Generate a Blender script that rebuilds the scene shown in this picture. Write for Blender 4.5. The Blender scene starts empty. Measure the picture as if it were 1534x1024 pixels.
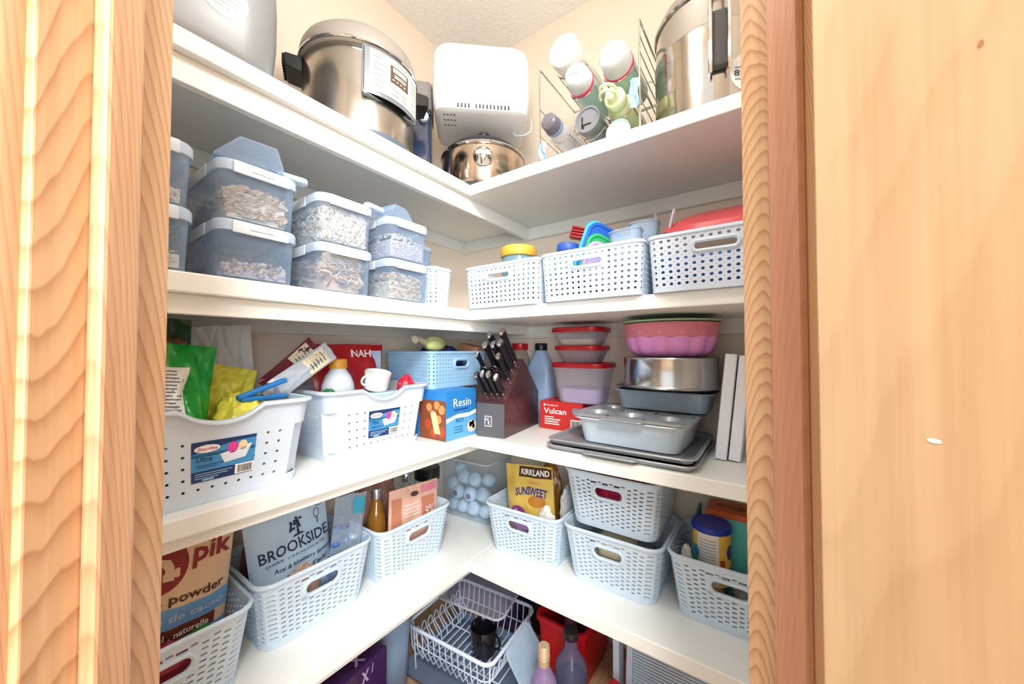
import bpy, math, random
from mathutils import Vector, Matrix, noise

PI = math.pi
SC = bpy.context.scene
COL = SC.collection

# ------------------------------------------------------------------ camera
YAW, PITCH = 0.615496, 0.022076
CAM = Vector((1.219, -1.326, 1.07))
cd = bpy.data.cameras.new('camera')
cd.sensor_fit = 'HORIZONTAL'
cd.sensor_width = 36.0
cd.lens = 36.0 * 548.84 / 1534.0
cd.clip_start = 0.02
cam = bpy.data.objects.new('camera', cd)
COL.objects.link(cam)
cam.location = CAM
cam.rotation_euler = (PI / 2 + PITCH, 0, YAW)
SC.camera = cam

# ------------------------------------------------------------------ world, lamps, exposure
wd = bpy.data.worlds.new('world')
SC.world = wd
wd.use_nodes = True
bgn = wd.node_tree.nodes['Background']
bgn.inputs[0].default_value = (1.0, 0.985, 0.96, 1)
bgn.inputs[1].default_value = 0.95

def area(name, loc, target, size, watts, color, size_y=None):
    ld = bpy.data.lights.new(name, 'AREA')
    ld.energy = watts
    ld.color = color
    ld.size = size
    if size_y:
        ld.shape = 'RECTANGLE'
        ld.size_y = size_y
    else:
        ld.shape = 'DISK'
    o = bpy.data.objects.new(name, ld)
    COL.objects.link(o)
    o.location = loc
    o.rotation_euler = (Vector(target) - Vector(loc)).to_track_quat('-Z', 'Y').to_euler()
    return o

area('kitchen_ceiling_light', (1.74, -1.80, 2.28), (1.25, -1.25, 0.6), 0.5, 31, (1.0, 0.97, 0.93))
ld_ = bpy.data.lights.new('pantry_ceiling_light', 'POINT')
ld_.energy = 7.5
ld_.color = (1.0, 0.98, 0.95)
ld_.shadow_soft_size = 0.09
lo_ = bpy.data.objects.new('pantry_ceiling_light', ld_)
COL.objects.link(lo_)
lo_.location = (0.88, -0.88, 1.97)
area('front_fill_light', (2.75, -2.72, 1.35), (0.5, -0.5, 0.95), 1.5, 50, (0.93, 0.97, 1.0), 1.5)  # soft frontal fill added behind the camera, no real window

vs = SC.view_settings
SC.display_settings.display_device = 'sRGB'
vs.view_transform = 'Standard'
vs.look = 'None'
vs.gamma = 1.0
vs.use_curve_mapping = False
vs.exposure = 0.62
SC.cycles.max_bounces = 10
SC.cycles.transparent_max_bounces = 24
SC.cycles.use_denoising = True

# ------------------------------------------------------------------ materials
def lin(h):
    h = h.lstrip('#')
    out = []
    for i in (0, 2, 4):
        c = int(h[i:i + 2], 16) / 255
        out.append(c / 12.92 if c <= 0.04045 else ((c + 0.055) / 1.055) ** 2.4)
    return (*out, 1)

MATS = {}

def mat(name, col, rough=0.5, metal=0.0, spec=0.5, bump=0.0, bscale=60, coat=0.0, var=0.0, vscale=8, alpha=1.0, tint=0.12):
    if name in MATS:
        return MATS[name]
    m = bpy.data.materials.new(name)
    m.use_nodes = True
    nt = m.node_tree
    N, L = nt.nodes, nt.links
    b = N['Principled BSDF']
    c = lin(col)
    b.inputs['Base Color'].default_value = c
    b.inputs['Roughness'].default_value = rough
    b.inputs['Metallic'].default_value = metal
    b.inputs['Specular IOR Level'].default_value = spec
    b.inputs['Coat Weight'].default_value = coat
    tc = N.new('ShaderNodeTexCoord')
    if var > 0:
        nz = N.new('ShaderNodeTexNoise')
        nz.inputs['Scale'].default_value = vscale
        nz.inputs['Detail'].default_value = 4
        L.new(tc.outputs['Object'], nz.inputs['Vector'])
        mx = N.new('ShaderNodeMix')
        mx.data_type = 'RGBA'
        mx.inputs['A'].default_value = (c[0] * (1 - var), c[1] * (1 - var), c[2] * (1 - var), 1)
        mx.inputs['B'].default_value = (min(1, c[0] * (1 + var)), min(1, c[1] * (1 + var)), min(1, c[2] * (1 + var)), 1)
        L.new(nz.outputs['Fac'], mx.inputs['Factor'])
        L.new(mx.outputs['Result'], b.inputs['Base Color'])
    nr = N.new('ShaderNodeTexNoise')
    nr.inputs['Scale'].default_value = bscale
    L.new(tc.outputs['Object'], nr.inputs['Vector'])
    if bump > 0:
        bp = N.new('ShaderNodeBump')
        bp.inputs['Strength'].default_value = bump
        bp.inputs['Distance'].default_value = 0.004
        L.new(nr.outputs['Fac'], bp.inputs['Height'])
        L.new(bp.outputs['Normal'], b.inputs['Normal'])
    else:
        mr = N.new('ShaderNodeMapRange')
        mr.inputs['To Min'].default_value = max(0, rough - 0.04)
        mr.inputs['To Max'].default_value = min(1, rough + 0.04)
        L.new(nr.outputs['Fac'], mr.inputs['Value'])
        L.new(mr.outputs['Result'], b.inputs['Roughness'])
    if alpha < 1:                       # thin clear or frosted plastic and glass
        out = N['Material Output']
        tr = N.new('ShaderNodeBsdfTransparent')
        t = tint
        tr.inputs[0].default_value = (c[0] * t + 1 - t, c[1] * t + 1 - t, c[2] * t + 1 - t, 1)
        fr = N.new('ShaderNodeLayerWeight')
        fr.inputs['Blend'].default_value = 0.35
        mr2 = N.new('ShaderNodeMapRange')
        mr2.inputs['To Min'].default_value = alpha
        mr2.inputs['To Max'].default_value = min(1.0, alpha + 0.4)
        L.new(fr.outputs['Facing'], mr2.inputs['Value'])
        ms = N.new('ShaderNodeMixShader')
        L.new(mr2.outputs['Result'], ms.inputs[0])
        L.new(tr.outputs[0], ms.inputs[1])
        L.new(b.outputs[0], ms.inputs[2])
        L.new(ms.outputs[0], out.inputs['Surface'])
    MATS[name] = m
    return m

def wood(name, c_light, c_dark, pitch=0.028, bow=16.0, centre=0.035, wob=1.0, fade=0.55, rough=0.42, seed=0.0, streak=0.5, blotch=0.0, across='Y', along='Z'):
    """flat-sawn board: stacked flame arches along the grain, fine streaks and slow colour drift"""
    if name in MATS:
        return MATS[name]
    m = bpy.data.materials.new(name)
    m.use_nodes = True
    nt = m.node_tree
    N, L = nt.nodes, nt.links
    b = N['Principled BSDF']
    b.inputs['Roughness'].default_value = rough
    b.inputs['Coat Weight'].default_value = 0.2
    b.inputs['Coat Roughness'].default_value = 0.3
    tc = N.new('ShaderNodeTexCoord')
    def noise_at(scale, detail=2.0, loc=0.0):
        mp = N.new('ShaderNodeMapping')
        mp.inputs['Scale'].default_value = scale
        mp.inputs['Location'].default_value = (seed + loc, seed * 1.7, seed * 0.6 + loc)
        L.new(tc.outputs['Object'], mp.inputs['Vector'])
        n = N.new('ShaderNodeTexNoise')
        n.inputs['Scale'].default_value = 1.0
        n.inputs['Detail'].default_value = detail
        L.new(mp.outputs[0], n.inputs['Vector'])
        return n.outputs['Fac']
    def mth(op, a, c, d=None):
        n = N.new('ShaderNodeMath')
        n.operation = op
        for k, q in enumerate((a, c, d)):
            if q is None:
                continue
            if isinstance(q, (int, float)):
                n.inputs[k].default_value = q
            else:
                L.new(q, n.inputs[k])
        return n.outputs[0]
    sp = N.new('ShaderNodeSeparateXYZ')
    L.new(tc.outputs['Object'], sp.inputs[0])
    A, Z = sp.outputs[across], sp.outputs[along]
    sc3 = {'X': (1, 1, 1), 'Y': (1, 1, 1)}
    lo = noise_at((9, 9, 2.2), 1.0)
    mid = noise_at((40, 40, 7), 2.0, 3.1)
    off = mth('SUBTRACT', A, centre)
    off = mth('MULTIPLY_ADD', mth('SUBTRACT', lo, 0.5), 0.05, off)
    arch = mth('MULTIPLY', mth('MULTIPLY', off, off), bow * 2.0)
    ph = mth('ADD', mth('MULTIPLY_ADD', mth('SUBTRACT', lo, 0.5), 0.22 * wob, Z), arch)
    ph = mth('MULTIPLY_ADD', mth('SUBTRACT', mid, 0.5), 0.03 * wob, ph)
    fr = mth('FRACT', mth('DIVIDE', ph, pitch), 0.0)
    # one soft light side, one crisp dark late-wood line per ring
    saw = mth('POWER', fr, 3.0)
    edge = N.new('ShaderNodeMapRange')
    edge.interpolation_type = 'SMOOTHSTEP'
    edge.inputs['From Min'].default_value = 1.0
    edge.inputs['From Max'].default_value = 0.86
    L.new(fr, edge.inputs['Value'])
    line = mth('MULTIPLY', saw, edge.outputs[0])
    fine = noise_at((220, 220, 4), 3.0, 1.3)
    drift = noise_at((16, 16, 1.4), 3.0, 5.0)
    val = mth('MULTIPLY', line, fade * 1.6)
    val = mth('MULTIPLY_ADD', mth('SUBTRACT', fine, 0.5), streak, val)
    val = mth('MULTIPLY_ADD', mth('SUBTRACT', drift, 0.42), 0.9 + blotch, val)
    mx = N.new('ShaderNodeMix')
    mx.data_type = 'RGBA'
    mx.inputs['A'].default_value = lin(c_light)
    mx.inputs['B'].default_value = lin(c_dark)
    L.new(val, mx.inputs['Factor'])
    L.new(mx.outputs['Result'], b.inputs['Base Color'])
    MATS[name] = m
    return m

def stainless(name, col='#b9b4ad', rough=0.22, stretch='Z'):
    """brushed steel: fine brushing round the pot"""
    if name in MATS:
        return MATS[name]
    m = mat(name, col, rough, 1.0)
    nt = m.node_tree
    N, L = nt.nodes, nt.links
    b = N['Principled BSDF']
    tc = N.new('ShaderNodeTexCoord')
    mp = N.new('ShaderNodeMapping')
    mp.inputs['Scale'].default_value = (3, 3, 900)
    L.new(tc.outputs['Object'], mp.inputs['Vector'])
    n = N.new('ShaderNodeTexNoise')
    n.inputs['Scale'].default_value = 1.0
    L.new(mp.outputs[0], n.inputs['Vector'])
    bp = N.new('ShaderNodeBump')
    bp.inputs['Strength'].default_value = 0.04
    bp.inputs['Distance'].default_value = 0.001
    L.new(n.outputs['Fac'], bp.inputs['Height'])
    L.new(bp.outputs['Normal'], b.inputs['Normal'])
    return m

SHELF_W = mat('white_shelf_paint', '#eceeea', 0.45, bump=0.02, bscale=40)
WALL_P = mat('cream_wall_paint', '#f3e6d6', 0.8, bump=0.06, bscale=220)
CEIL_P = mat('popcorn_ceiling', '#faf9f6', 0.95, bump=0.9, bscale=110)
PINE_A = wood('pine_jamb', '#d2ab82', '#a06c40', 0.034, 14, 0.078, 1.1, seed=1.0)
PINE_B = wood('pine_stop', '#cfa680', '#a06c46', 0.05, 60, 0.05, 1.4, 0.35, seed=4.0, streak=0.8)
PINE_C = wood('pine_jamb_right', '#d2a97e', '#a06a3c', 0.019, 30, 0.022, 0.7, 0.6, seed=7.0)
PINE_D = wood('orange_pine_stop', '#c08a68', '#96603f', 0.06, 60, 0.05, 1.2, 0.2, seed=9.0, streak=0.6)
PLY = wood('birch_door_veneer', '#d3b088', '#9c6a40', 0.13, 2.2, 0.3, 1.6, 0.10, seed=12.0, streak=0.3, blotch=1.0, rough=0.35)
W_PLAS = mat('white_plastic', '#d0dfef', 0.42)
W_PLAS2 = mat('white_weave_plastic', '#cadcec', 0.45, bump=0.05, bscale=300)
BLUE_PL = mat('pale_blue_plastic', '#a9c8e4', 0.5)
FROST = mat('frosted_clear_plastic', '#bcd9f8', 0.28, alpha=0.20, tint=0.26)
FROST2 = mat('frosted_white_lid', '#cfe2f5', 0.35, alpha=0.55)
CLEAR = mat('clear_plastic', '#dbe8f2', 0.1, alpha=0.16)
GLASSM = mat('clear_glass', '#d5e2ea', 0.05, alpha=0.18)
STEEL = stainless('brushed_steel')
CHROME = mat('polished_chrome', '#d4d4d2', 0.08, 1.0)
BLACK = mat('black_plastic', '#17171b', 0.35)
DGREY = mat('dark_grey_plastic', '#4b4a4d', 0.4)
MGREY = mat('mid_grey_plastic', '#8a8885', 0.4)
WHITE = mat('white_print', '#f4f4f2', 0.6)
INK = mat('black_print', '#22222a', 0.6)
RED = mat('red_plastic', '#c3131c', 0.32)
# ------------------------------------------------------------------ mesh helpers
def rr(w, d, r, z, n=5, cx=0.0, cy=0.0):
    """rounded rectangle ring, counter-clockwise from above, starting at front right corner"""
    r = max(1e-4, min(r, w / 2 - 1e-4, d / 2 - 1e-4))
    pts = []
    for (sx, sy, a0) in ((1, -1, -PI / 2), (1, 1, 0), (-1, 1, PI / 2), (-1, -1, PI)):
        for i in range(n + 1):
            a = a0 + PI / 2 * i / n
            pts.append((cx + sx * (w / 2 - r) + r * math.cos(a), cy + sy * (d / 2 - r) + r * math.sin(a), z))
    return pts

def circ(r, z, n=32, cx=0.0, cy=0.0):
    return [(cx + r * math.cos(2 * PI * i / n), cy + r * math.sin(2 * PI * i / n), z) for i in range(n)]

class MB:
    def __init__(s):
        s.v, s.f, s.mi = [], [], []
        s.cur = 0
        s.M = Matrix.Identity(4)

    def add(s, vs_, fs, mi=None):
        o = len(s.v)
        for p in vs_:
            s.v.append(s.M @ Vector(p))
        for f in fs:
            s.f.append([i + o for i in f])
            s.mi.append(s.cur if mi is None else mi)
        return s

    def box(s, x0, x1, y0, y1, z0, z1, mi=None):
        v = [(x0, y0, z0), (x1, y0, z0), (x1, y1, z0), (x0, y1, z0), (x0, y0, z1), (x1, y0, z1), (x1, y1, z1), (x0, y1, z1)]
        return s.add(v, [(3, 2, 1, 0), (4, 5, 6, 7), (0, 1, 5, 4), (1, 2, 6, 5), (2, 3, 7, 6), (3, 0, 4, 7)], mi)

    def loft(s, rings, cap0=True, cap1=True, mi=None, closed=True):
        n = len(rings[0])
        v = [p for r in rings for p in r]
        f = []
        for k in range(len(rings) - 1):
            for i in range(n if closed else n - 1):
                j = (i + 1) % n
                f.append((k * n + i, k * n + j, (k + 1) * n + j, (k + 1) * n + i))
        if cap0:
            f.append(tuple(range(n - 1, -1, -1)))
        if cap1:
            f.append(tuple((len(rings) - 1) * n + i for i in range(n)))
        return s.add(v, f, mi)

    def rbox(s, w, d, h, r=0.01, e=0.004, z=0.0, cx=0.0, cy=0.0, n=5, mi=None, taper=0.0):
        """box with rounded vertical corners and softened top and bottom edges"""
        rings = []
        for a in (0, 30, 60, 90):
            q = e * (1 - math.sin(math.radians(a)))
            rings.append(rr(w - 2 * taper - 2 * q, d - 2 * taper - 2 * q, max(r - q, 0.0008), z + e * (1 - math.cos(math.radians(a))), n, cx, cy))
        for a in (90, 60, 30, 0):
            q = e * (1 - math.sin(math.radians(a)))
            rings.append(rr(w - 2 * q, d - 2 * q, max(r - q, 0.0008), z + h - e * (1 - math.cos(math.radians(a))), n, cx, cy))
        return s.loft(rings, mi=mi)

    def lathe(s, prof, n=32, cx=0.0, cy=0.0, mi=None, cap0=True, cap1=True, lobes=0, amp=0.0):
        rings = []
        for (r, z) in prof:
            rings.append([(cx + max(r, 1e-5) * (1 + amp * (abs(math.sin(lobes * PI * i / n)) - 0.6 if lobes else 0)) * math.cos(2 * PI * i / n),
                           cy + max(r, 1e-5) * (1 + amp * (abs(math.sin(lobes * PI * i / n)) - 0.6 if lobes else 0)) * math.sin(2 * PI * i / n), z) for i in range(n)])
        return s.loft(rings, cap0, cap1, mi)

    def tube(s, pts, r, n=8, closed=False, mi=None, rr_=None):
        P = [Vector(p) for p in pts]
        m = len(P)
        rings = []
        up = None
        for i in range(m):
            if closed:
                t = (P[(i + 1) % m] - P[i - 1]).normalized()
            else:
                t = (P[min(i + 1, m - 1)] - P[max(i - 1, 0)]).normalized()
            if up is None:
                up = Vector((0, 0, 1)) if abs(t.z) < 0.9 else Vector((1, 0, 0))
            a = t.cross(up)
            if a.length < 1e-6:
                a = t.orthogonal()
            a.normalize()
            b = a.cross(t).normalized()
            up = b
            q = rr_[i] if rr_ else r
            rings.append([tuple(P[i] + a * q * math.cos(2 * PI * k / n) + b * q * math.sin(2 * PI * k / n)) for k in range(n)])
        if closed:
            v = [p for r_ in rings for p in r_]
            f = [(k * n + i, k * n + (i + 1) % n, ((k + 1) % m) * n + (i + 1) % n, ((k + 1) % m) * n + i) for k in range(m) for i in range(n)]
            return s.add(v, f, mi)
        return s.loft(rings, True, True, mi)

    def ball(s, c, rx, ry=None, rz=None, n=12, m=8, mi=None):
        ry = rx if ry is None else ry
        rz = rx if rz is None else rz
        rings = []
        for k in range(m + 1):
            a = -PI / 2 + PI * k / m
            q = max(math.cos(a), 1e-3)
            rings.append([(c[0] + rx * q * math.cos(2 * PI * i / n), c[1] + ry * q * math.sin(2 * PI * i / n), c[2] + rz * math.sin(a)) for i in range(n)])
        return s.loft(rings, True, True, mi)

    def prism(s, poly, a0, a1, axis='x', mi=None):
        """extrude a polygon given in the plane across `axis`: x -> (y,z), y -> (x,z), z -> (x,y)"""
        def P(u, w, a):
            return {'x': (a, u, w), 'y': (u, a, w), 'z': (u, w, a)}[axis]
        n = len(poly)
        v = [P(u, w, a0) for u, w in poly] + [P(u, w, a1) for u, w in poly]
        f = [tuple(range(n - 1, -1, -1)), tuple(range(n, 2 * n))]
        f += [(i, (i + 1) % n, n + (i + 1) % n, n + i) for i in range(n)]
        return s.add(v, f, mi)

    def grid(s, fn, nu, nv, mi=None):
        v = [fn(i / nu, j / nv) for j in range(nv + 1) for i in range(nu + 1)]
        f = [(j * (nu + 1) + i, j * (nu + 1) + i + 1, (j + 1) * (nu + 1) + i + 1, (j + 1) * (nu + 1) + i) for j in range(nv) for i in range(nu)]
        return s.add(v, f, mi)

    # --- flat print laid on a surface fn(u, v) -> point
    def rect_on(s, fn, u0, u1, v0, v1, nu=6, nv=6, mi=None):
        return s.grid(lambda a, b: fn(u0 + (u1 - u0) * a, v0 + (v1 - v0) * b), nu, nv, mi)

    def disc_on(s, fn, cu, cv, ru, rv, n=20, mi=None, a0=0.0):
        v = [fn(cu, cv)]
        for q in (0.5, 1.0):
            v += [fn(cu + q * ru * math.cos(a0 + 2 * PI * i / n), cv + q * rv * math.sin(a0 + 2 * PI * i / n)) for i in range(n)]
        f = [(0, 1 + i, 1 + (i + 1) % n) for i in range(n)]
        f += [(1 + i, 1 + n + i, 1 + n + (i + 1) % n, 1 + (i + 1) % n) for i in range(n)]
        return s.add(v, f, mi)

    def text_on(s, fn, txt, u0, u1, v0, v1, mi=None, slant=0.0, bold=0.0, rise=0.0):
        c = bpy.data.curves.new('t', 'FONT')
        c.body = txt
        c.size = 1
        c.resolution_u = 2
        c.offset = bold
        c.shear = slant
        o = bpy.data.objects.new('t', c)
        me = bpy.data.meshes.new_from_object(o)
        xs = [p.co.x for p in me.vertices]
        ys = [p.co.y for p in me.vertices]
        if xs:
            x0, x1, y0, y1 = min(xs), max(xs), min(ys), max(ys)
            v = []
            for p in me.vertices:
                a = (p.co.x - x0) / (x1 - x0)
                b = (p.co.y - y0) / max(1e-6, y1 - y0)
                v.append(fn(u0 + (u1 - u0) * a, v0 + (v1 - v0) * b + rise * math.sin(PI * a)))
            s.add(v, [tuple(q.vertices) for q in me.polygons], mi)
        bpy.data.objects.remove(o)
        bpy.data.curves.remove(c)
        bpy.data.meshes.remove(me)
        return s

    def build(s, name, mats, parent=None, loc=(0, 0, 0), rot=(0, 0, 0), smooth=35, solid=0, merge=False, bevel=0, label=None):
        me = bpy.data.meshes.new(name)
        me.from_pydata([tuple(p) for p in s.v], [], s.f)
        if not isinstance(mats, (list, tuple)):
            mats = [mats]
        for m in mats:
            me.materials.append(m)
        me.polygons.foreach_set('material_index', [min(i, len(mats) - 1) for i in s.mi])
        if merge:
            import bmesh
            bm = bmesh.new()
            bm.from_mesh(me)
            bmesh.ops.remove_doubles(bm, verts=bm.verts, dist=1e-5)
            bm.to_mesh(me)
            bm.free()
        me.update()
        if smooth:
            me.polygons.foreach_set('use_smooth', [True] * len(me.polygons))
            me.set_sharp_from_angle(angle=math.radians(smooth))
        if solid:                   # keep the edges of cut holes crisp
            cnt = {}
            for p in me.polygons:
                for ek in p.edge_keys:
                    cnt[ek] = cnt.get(ek, 0) + 1
            for e in me.edges:
                if cnt.get(e.key, 0) == 1:
                    e.use_edge_sharp = True
        o = bpy.data.objects.new(name, me)
        COL.objects.link(o)
        o.location = loc
        o.rotation_euler = rot
        if parent:
            o.parent = parent
        if bevel:
            b = o.modifiers.new('bevel', 'BEVEL')
            b.width = bevel
            b.segments = 2
            b.limit_method = 'ANGLE'
        if solid:
            q = o.modifiers.new('solid', 'SOLIDIFY')
            q.thickness = solid
            q.offset = -1
        if label:
            o['label'] = label
        return o

def tag(o, label, cat, group=None, kind=None):
    o['label'] = label
    o['category'] = cat
    if group:
        o['group'] = group
    if kind:
        o['kind'] = kind
    return o

def T(name, label, cat, loc, rz=0.0, group=None, rx=0.0, ry=0.0):
    o = bpy.data.objects.new(name, None)
    o.empty_display_size = 0.05
    COL.objects.link(o)
    o.location = loc
    o.rotation_euler = (rx, ry, rz)
    return tag(o, label, cat, group)

def struct(name, mb, m, **k):
    o = mb.build(name, m, **k)
    o['kind'] = 'structure'
    return o

def copy_tree(o, parent=None):
    c = o.copy()
    COL.objects.link(c)
    if parent:
        c.parent = parent
    for ch in list(o.children):
        copy_tree(ch, c)
    return c

def line_on(parent, fn, txt, u0, u1, v0, v1, m, slant=0.0, bold=0.0, rise=0.0):
    mb = MB()
    mb.text_on(fn, txt, u0, u1, v0, v1, 0, slant, bold, rise)
    return mb.build('lettering', m, parent, smooth=0)

def plane(x0, x1, z0, z1, y):
    """surface fn over an upright front face, u and v in 0..1"""
    return lambda u, v: (x0 + (x1 - x0) * u, y, z0 + (z1 - z0) * v)

L_ = PI / 2            # things on the left wing face +x
S1, S2, S3, S4 = 1.625, 1.205, 0.786, 0.378
# ------------------------------------------------------------------ the setting
RX, RY = 1.33, -1.33            # inside faces of the two short return walls
CH = 2.44
JL = Vector((0.761, -1.233, 0))
E_ = Vector((0.7071, 0.7071, 0))     # along the door wall, to the right
OW = 0.610                           # door opening
FR = Matrix(((E_.x, E_.y, 0, JL.x), (E_.y, -E_.x, 0, JL.y), (0, 0, 1, 0), (0, 0, 0, 1)))
# columns: e axis, t axis (outward), z  -> world
FR = Matrix(((0.7071, 0.7071, 0, JL.x), (0.7071, -0.7071, 0, JL.y), (0, 0, 1, 0), (0, 0, 0, 1)))

struct('floor', MB().box(-0.1, 5.2, -5.2, 0.1, -0.05, 0.0), wood('oak_floor', '#c9a983', '#a27c52', 0.2, 4, 0.0, across='X', along='Y'))
struct('ceiling', MB().box(-0.1, 1.45, -1.45, 0.1, CH, CH + 0.05), CEIL_P)
struct('wall_left', MB().box(-0.1, 0.0, -1.45, 0.1, 0, CH), WALL_P)
struct('wall_back', MB().box(0.0, 1.45, 0.0, 0.1, 0, CH), WALL_P)
struct('wall_near', MB().box(0.0, 0.62, RY - 0.1, RY, 0, CH), WALL_P)
struct('wall_right', MB().box(RX, RX + 0.1, -0.62, 0.0, 0, CH), WALL_P)
b = MB()
b.M = FR
b.box(-0.30, -0.020, 0.0, 0.115, 0, CH)
b.box(OW + 0.020, 0.88, 0.0, 0.115, 0, CH)
b.box(-0.020, OW + 0.020, 0.0, 0.115, 2.06, CH)
struct('wall_front', b, WALL_P)
# jambs, stops, casing
def fr_box(name, e0, e1, t0, t1, z0, z1, m, bevel=0.0015):
    """a board in the door frame; grain coordinates run from the board's own corner"""
    mb = MB()
    mb.box(0, e1 - e0, 0, t1 - t0, 0, z1 - z0)
    o = struct(name, mb, m, bevel=bevel, smooth=0)
    o.matrix_world = FR @ Matrix.Translation((e0, t0, z0))
    return o
fr_box('trim_1', -0.019, 0.0, 0.0, 0.115, 0, 2.04, PINE_A)
fr_box('trim_2', 0.0, 0.011, 0.046, 0.079, 0, 2.03, PINE_B, 0.003)
fr_box('trim_3', OW, OW + 0.019, 0.0, 0.115, 0, 2.04, PINE_C)
fr_box('trim_4', OW - 0.011, OW, 0.047, 0.0826, 0, 2.03, PINE_D, 0.003)
fr_box('trim_5', -0.019, OW + 0.019, 0.0, 0.115, 2.04, 2.06, PINE_A)
# left casing outside the wall, with a rounded bead
mb = MB()
prof = [(-0.066, 0.0), (-0.066, 0.011), (-0.050, 0.015), (-0.030, 0.014), (-0.022, 0.018), (-0.012, 0.019), (-0.007, 0.016), (-0.005, 0.011), (-0.005, 0.0)]
mb.prism([(e + 0.066, t) for e, t in prof], 0, 2.10, 'z')
o = struct('trim_6', mb, PINE_B, smooth=50)
o.matrix_world = FR @ Matrix.Translation((-0.066, 0.115, 0))
mb = MB()
mb.prism([(-e, t) for e, t in prof], 0, 2.10, 'z')
o = struct('trim_7', mb, PINE_B, smooth=50)
o.matrix_world = FR @ Matrix.Translation((OW + 0.0, 0.115, 0))
# open door leaf, swung out a quarter turn on the right
mb = MB()
mb.box(0.0, 0.035, 0.002, 0.602, 0, 2.02)
o = struct('door_1', mb, PLY, bevel=0.002, smooth=0)
o.matrix_world = FR @ Matrix.Translation((OW - 0.035, 0.117, 0.012))
door = o
for z in (0.25, 1.0, 1.8):
    mb = MB()
    mb.lathe([(0.006, z - 0.045), (0.006, z + 0.045)], 12)
    mb.build('hinge', mat('brass', '#b08a4a', 0.35, 1.0), door, (0.041, -0.004, 0))
# a pale flat ellipse and a small knot on the door face
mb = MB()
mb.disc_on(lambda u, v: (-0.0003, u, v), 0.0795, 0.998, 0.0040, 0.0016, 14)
mb.build('pale_mark', mat('pale_mark_white', '#f3ece0', 0.4), door, smooth=0)
mb = MB()
mb.disc_on(lambda u, v: (-0.0003, u, v), 0.106, 1.2435, 0.0012, 0.0022, 12)
mb.build('knot', mat('knot_brown', '#a5713c', 0.5), door, smooth=0)

# ------------------------------------------------------------------ L-shaped shelves
TH = 0.036
D = 0.40
DR = 0.412
def shelf(z, label, stiff):
    t = T('pantry_shelf', label, 'shelf', (0, 0, z), group='white L-shaped pantry shelves')
    mb = MB()
    mb.box(0.0, D, RY, 0.0, -TH, 0.0)
    mb.build('left_board', SHELF_W, t, bevel=0.003, smooth=0)
    mb = MB()
    mb.box(D, RX, -DR, 0.0, -TH, 0.0)
    mb.build('right_board', SHELF_W, t, bevel=0.003, smooth=0)
    mb = MB()
    mb.box(0.0, 0.018, RY, 0.0, -TH - 0.049, -TH)
    mb.build('wall_cleat', SHELF_W, t, bevel=0.002, smooth=0)
    mb = MB()
    mb.box(0.018, RX, -0.018, 0.0, -TH - 0.049, -TH)
    mb.build('wall_cleat', SHELF_W, t, bevel=0.002, smooth=0)
    mb = MB()
    mb.box(D - 0.036, D - 0.018, RY, -0.018, -TH - stiff, -TH)
    mb.build('stiffener', SHELF_W, t, bevel=0.002, smooth=0)
shelf(S1, 'topmost white pantry shelf, carrying the pressure cooker and steel pots', 0.049)
shelf(S2, 'white pantry shelf carrying the cereal containers and round-holed baskets', 0.036)
shelf(S3, 'white pantry shelf carrying the knife block and stacked baking pans', 0.025)
shelf(S4, 'lowest white pantry shelf, carrying baskets with dash-shaped slots', 0.022)
# ------------------------------------------------------------------ baskets
class Shell:
    """tapered open box; perimeter parameter s: front 0-1, corner 1-2, right 2-3, corner 3-4, back 4-5, corner 5-6, left 6-7, corner 7-8"""
    def __init__(s, L, Dp, H, Lb, Db, r, dip=None):
        s.L, s.D, s.H, s.Lb, s.Db, s.r, s.dip = L, Dp, H, Lb, Db, r, dip

    def pos(s, u, v, out=0.0):
        w = s.Lb + (s.L - s.Lb) * v + 2 * out
        d = s.Db + (s.D - s.Db) * v + 2 * out
        r = s.r + out
        k = int(u) % 8
        t = u - int(u)
        a, b = w / 2 - r, d / 2 - r
        if k == 0:
            p = (-a + 2 * a * t, -b - r)
        elif k == 2:
            p = (a + r, -b + 2 * b * t)
        elif k == 4:
            p = (a - 2 * a * t, b + r)
        elif k == 6:
            p = (-a - r, b - 2 * b * t)
        else:
            cx, cy, a0 = {1: (a, -b, -PI / 2), 3: (a, b, 0), 5: (-a, b, PI / 2), 7: (-a, -b, PI)}[k]
            an = a0 + PI / 2 * t
            p = (cx + r * math.cos(an), cy + r * math.sin(an))
        z = v * s.H
        if s.dip and k in (0, 4):
            half, depth = s.dip
            x = (p[0]) / half
            if abs(x) < 1:
                z -= depth * (1 - x * x) ** 0.75 * max(0, (v - 0.72) / 0.28)
        return (p[0], p[1], z)

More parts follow.
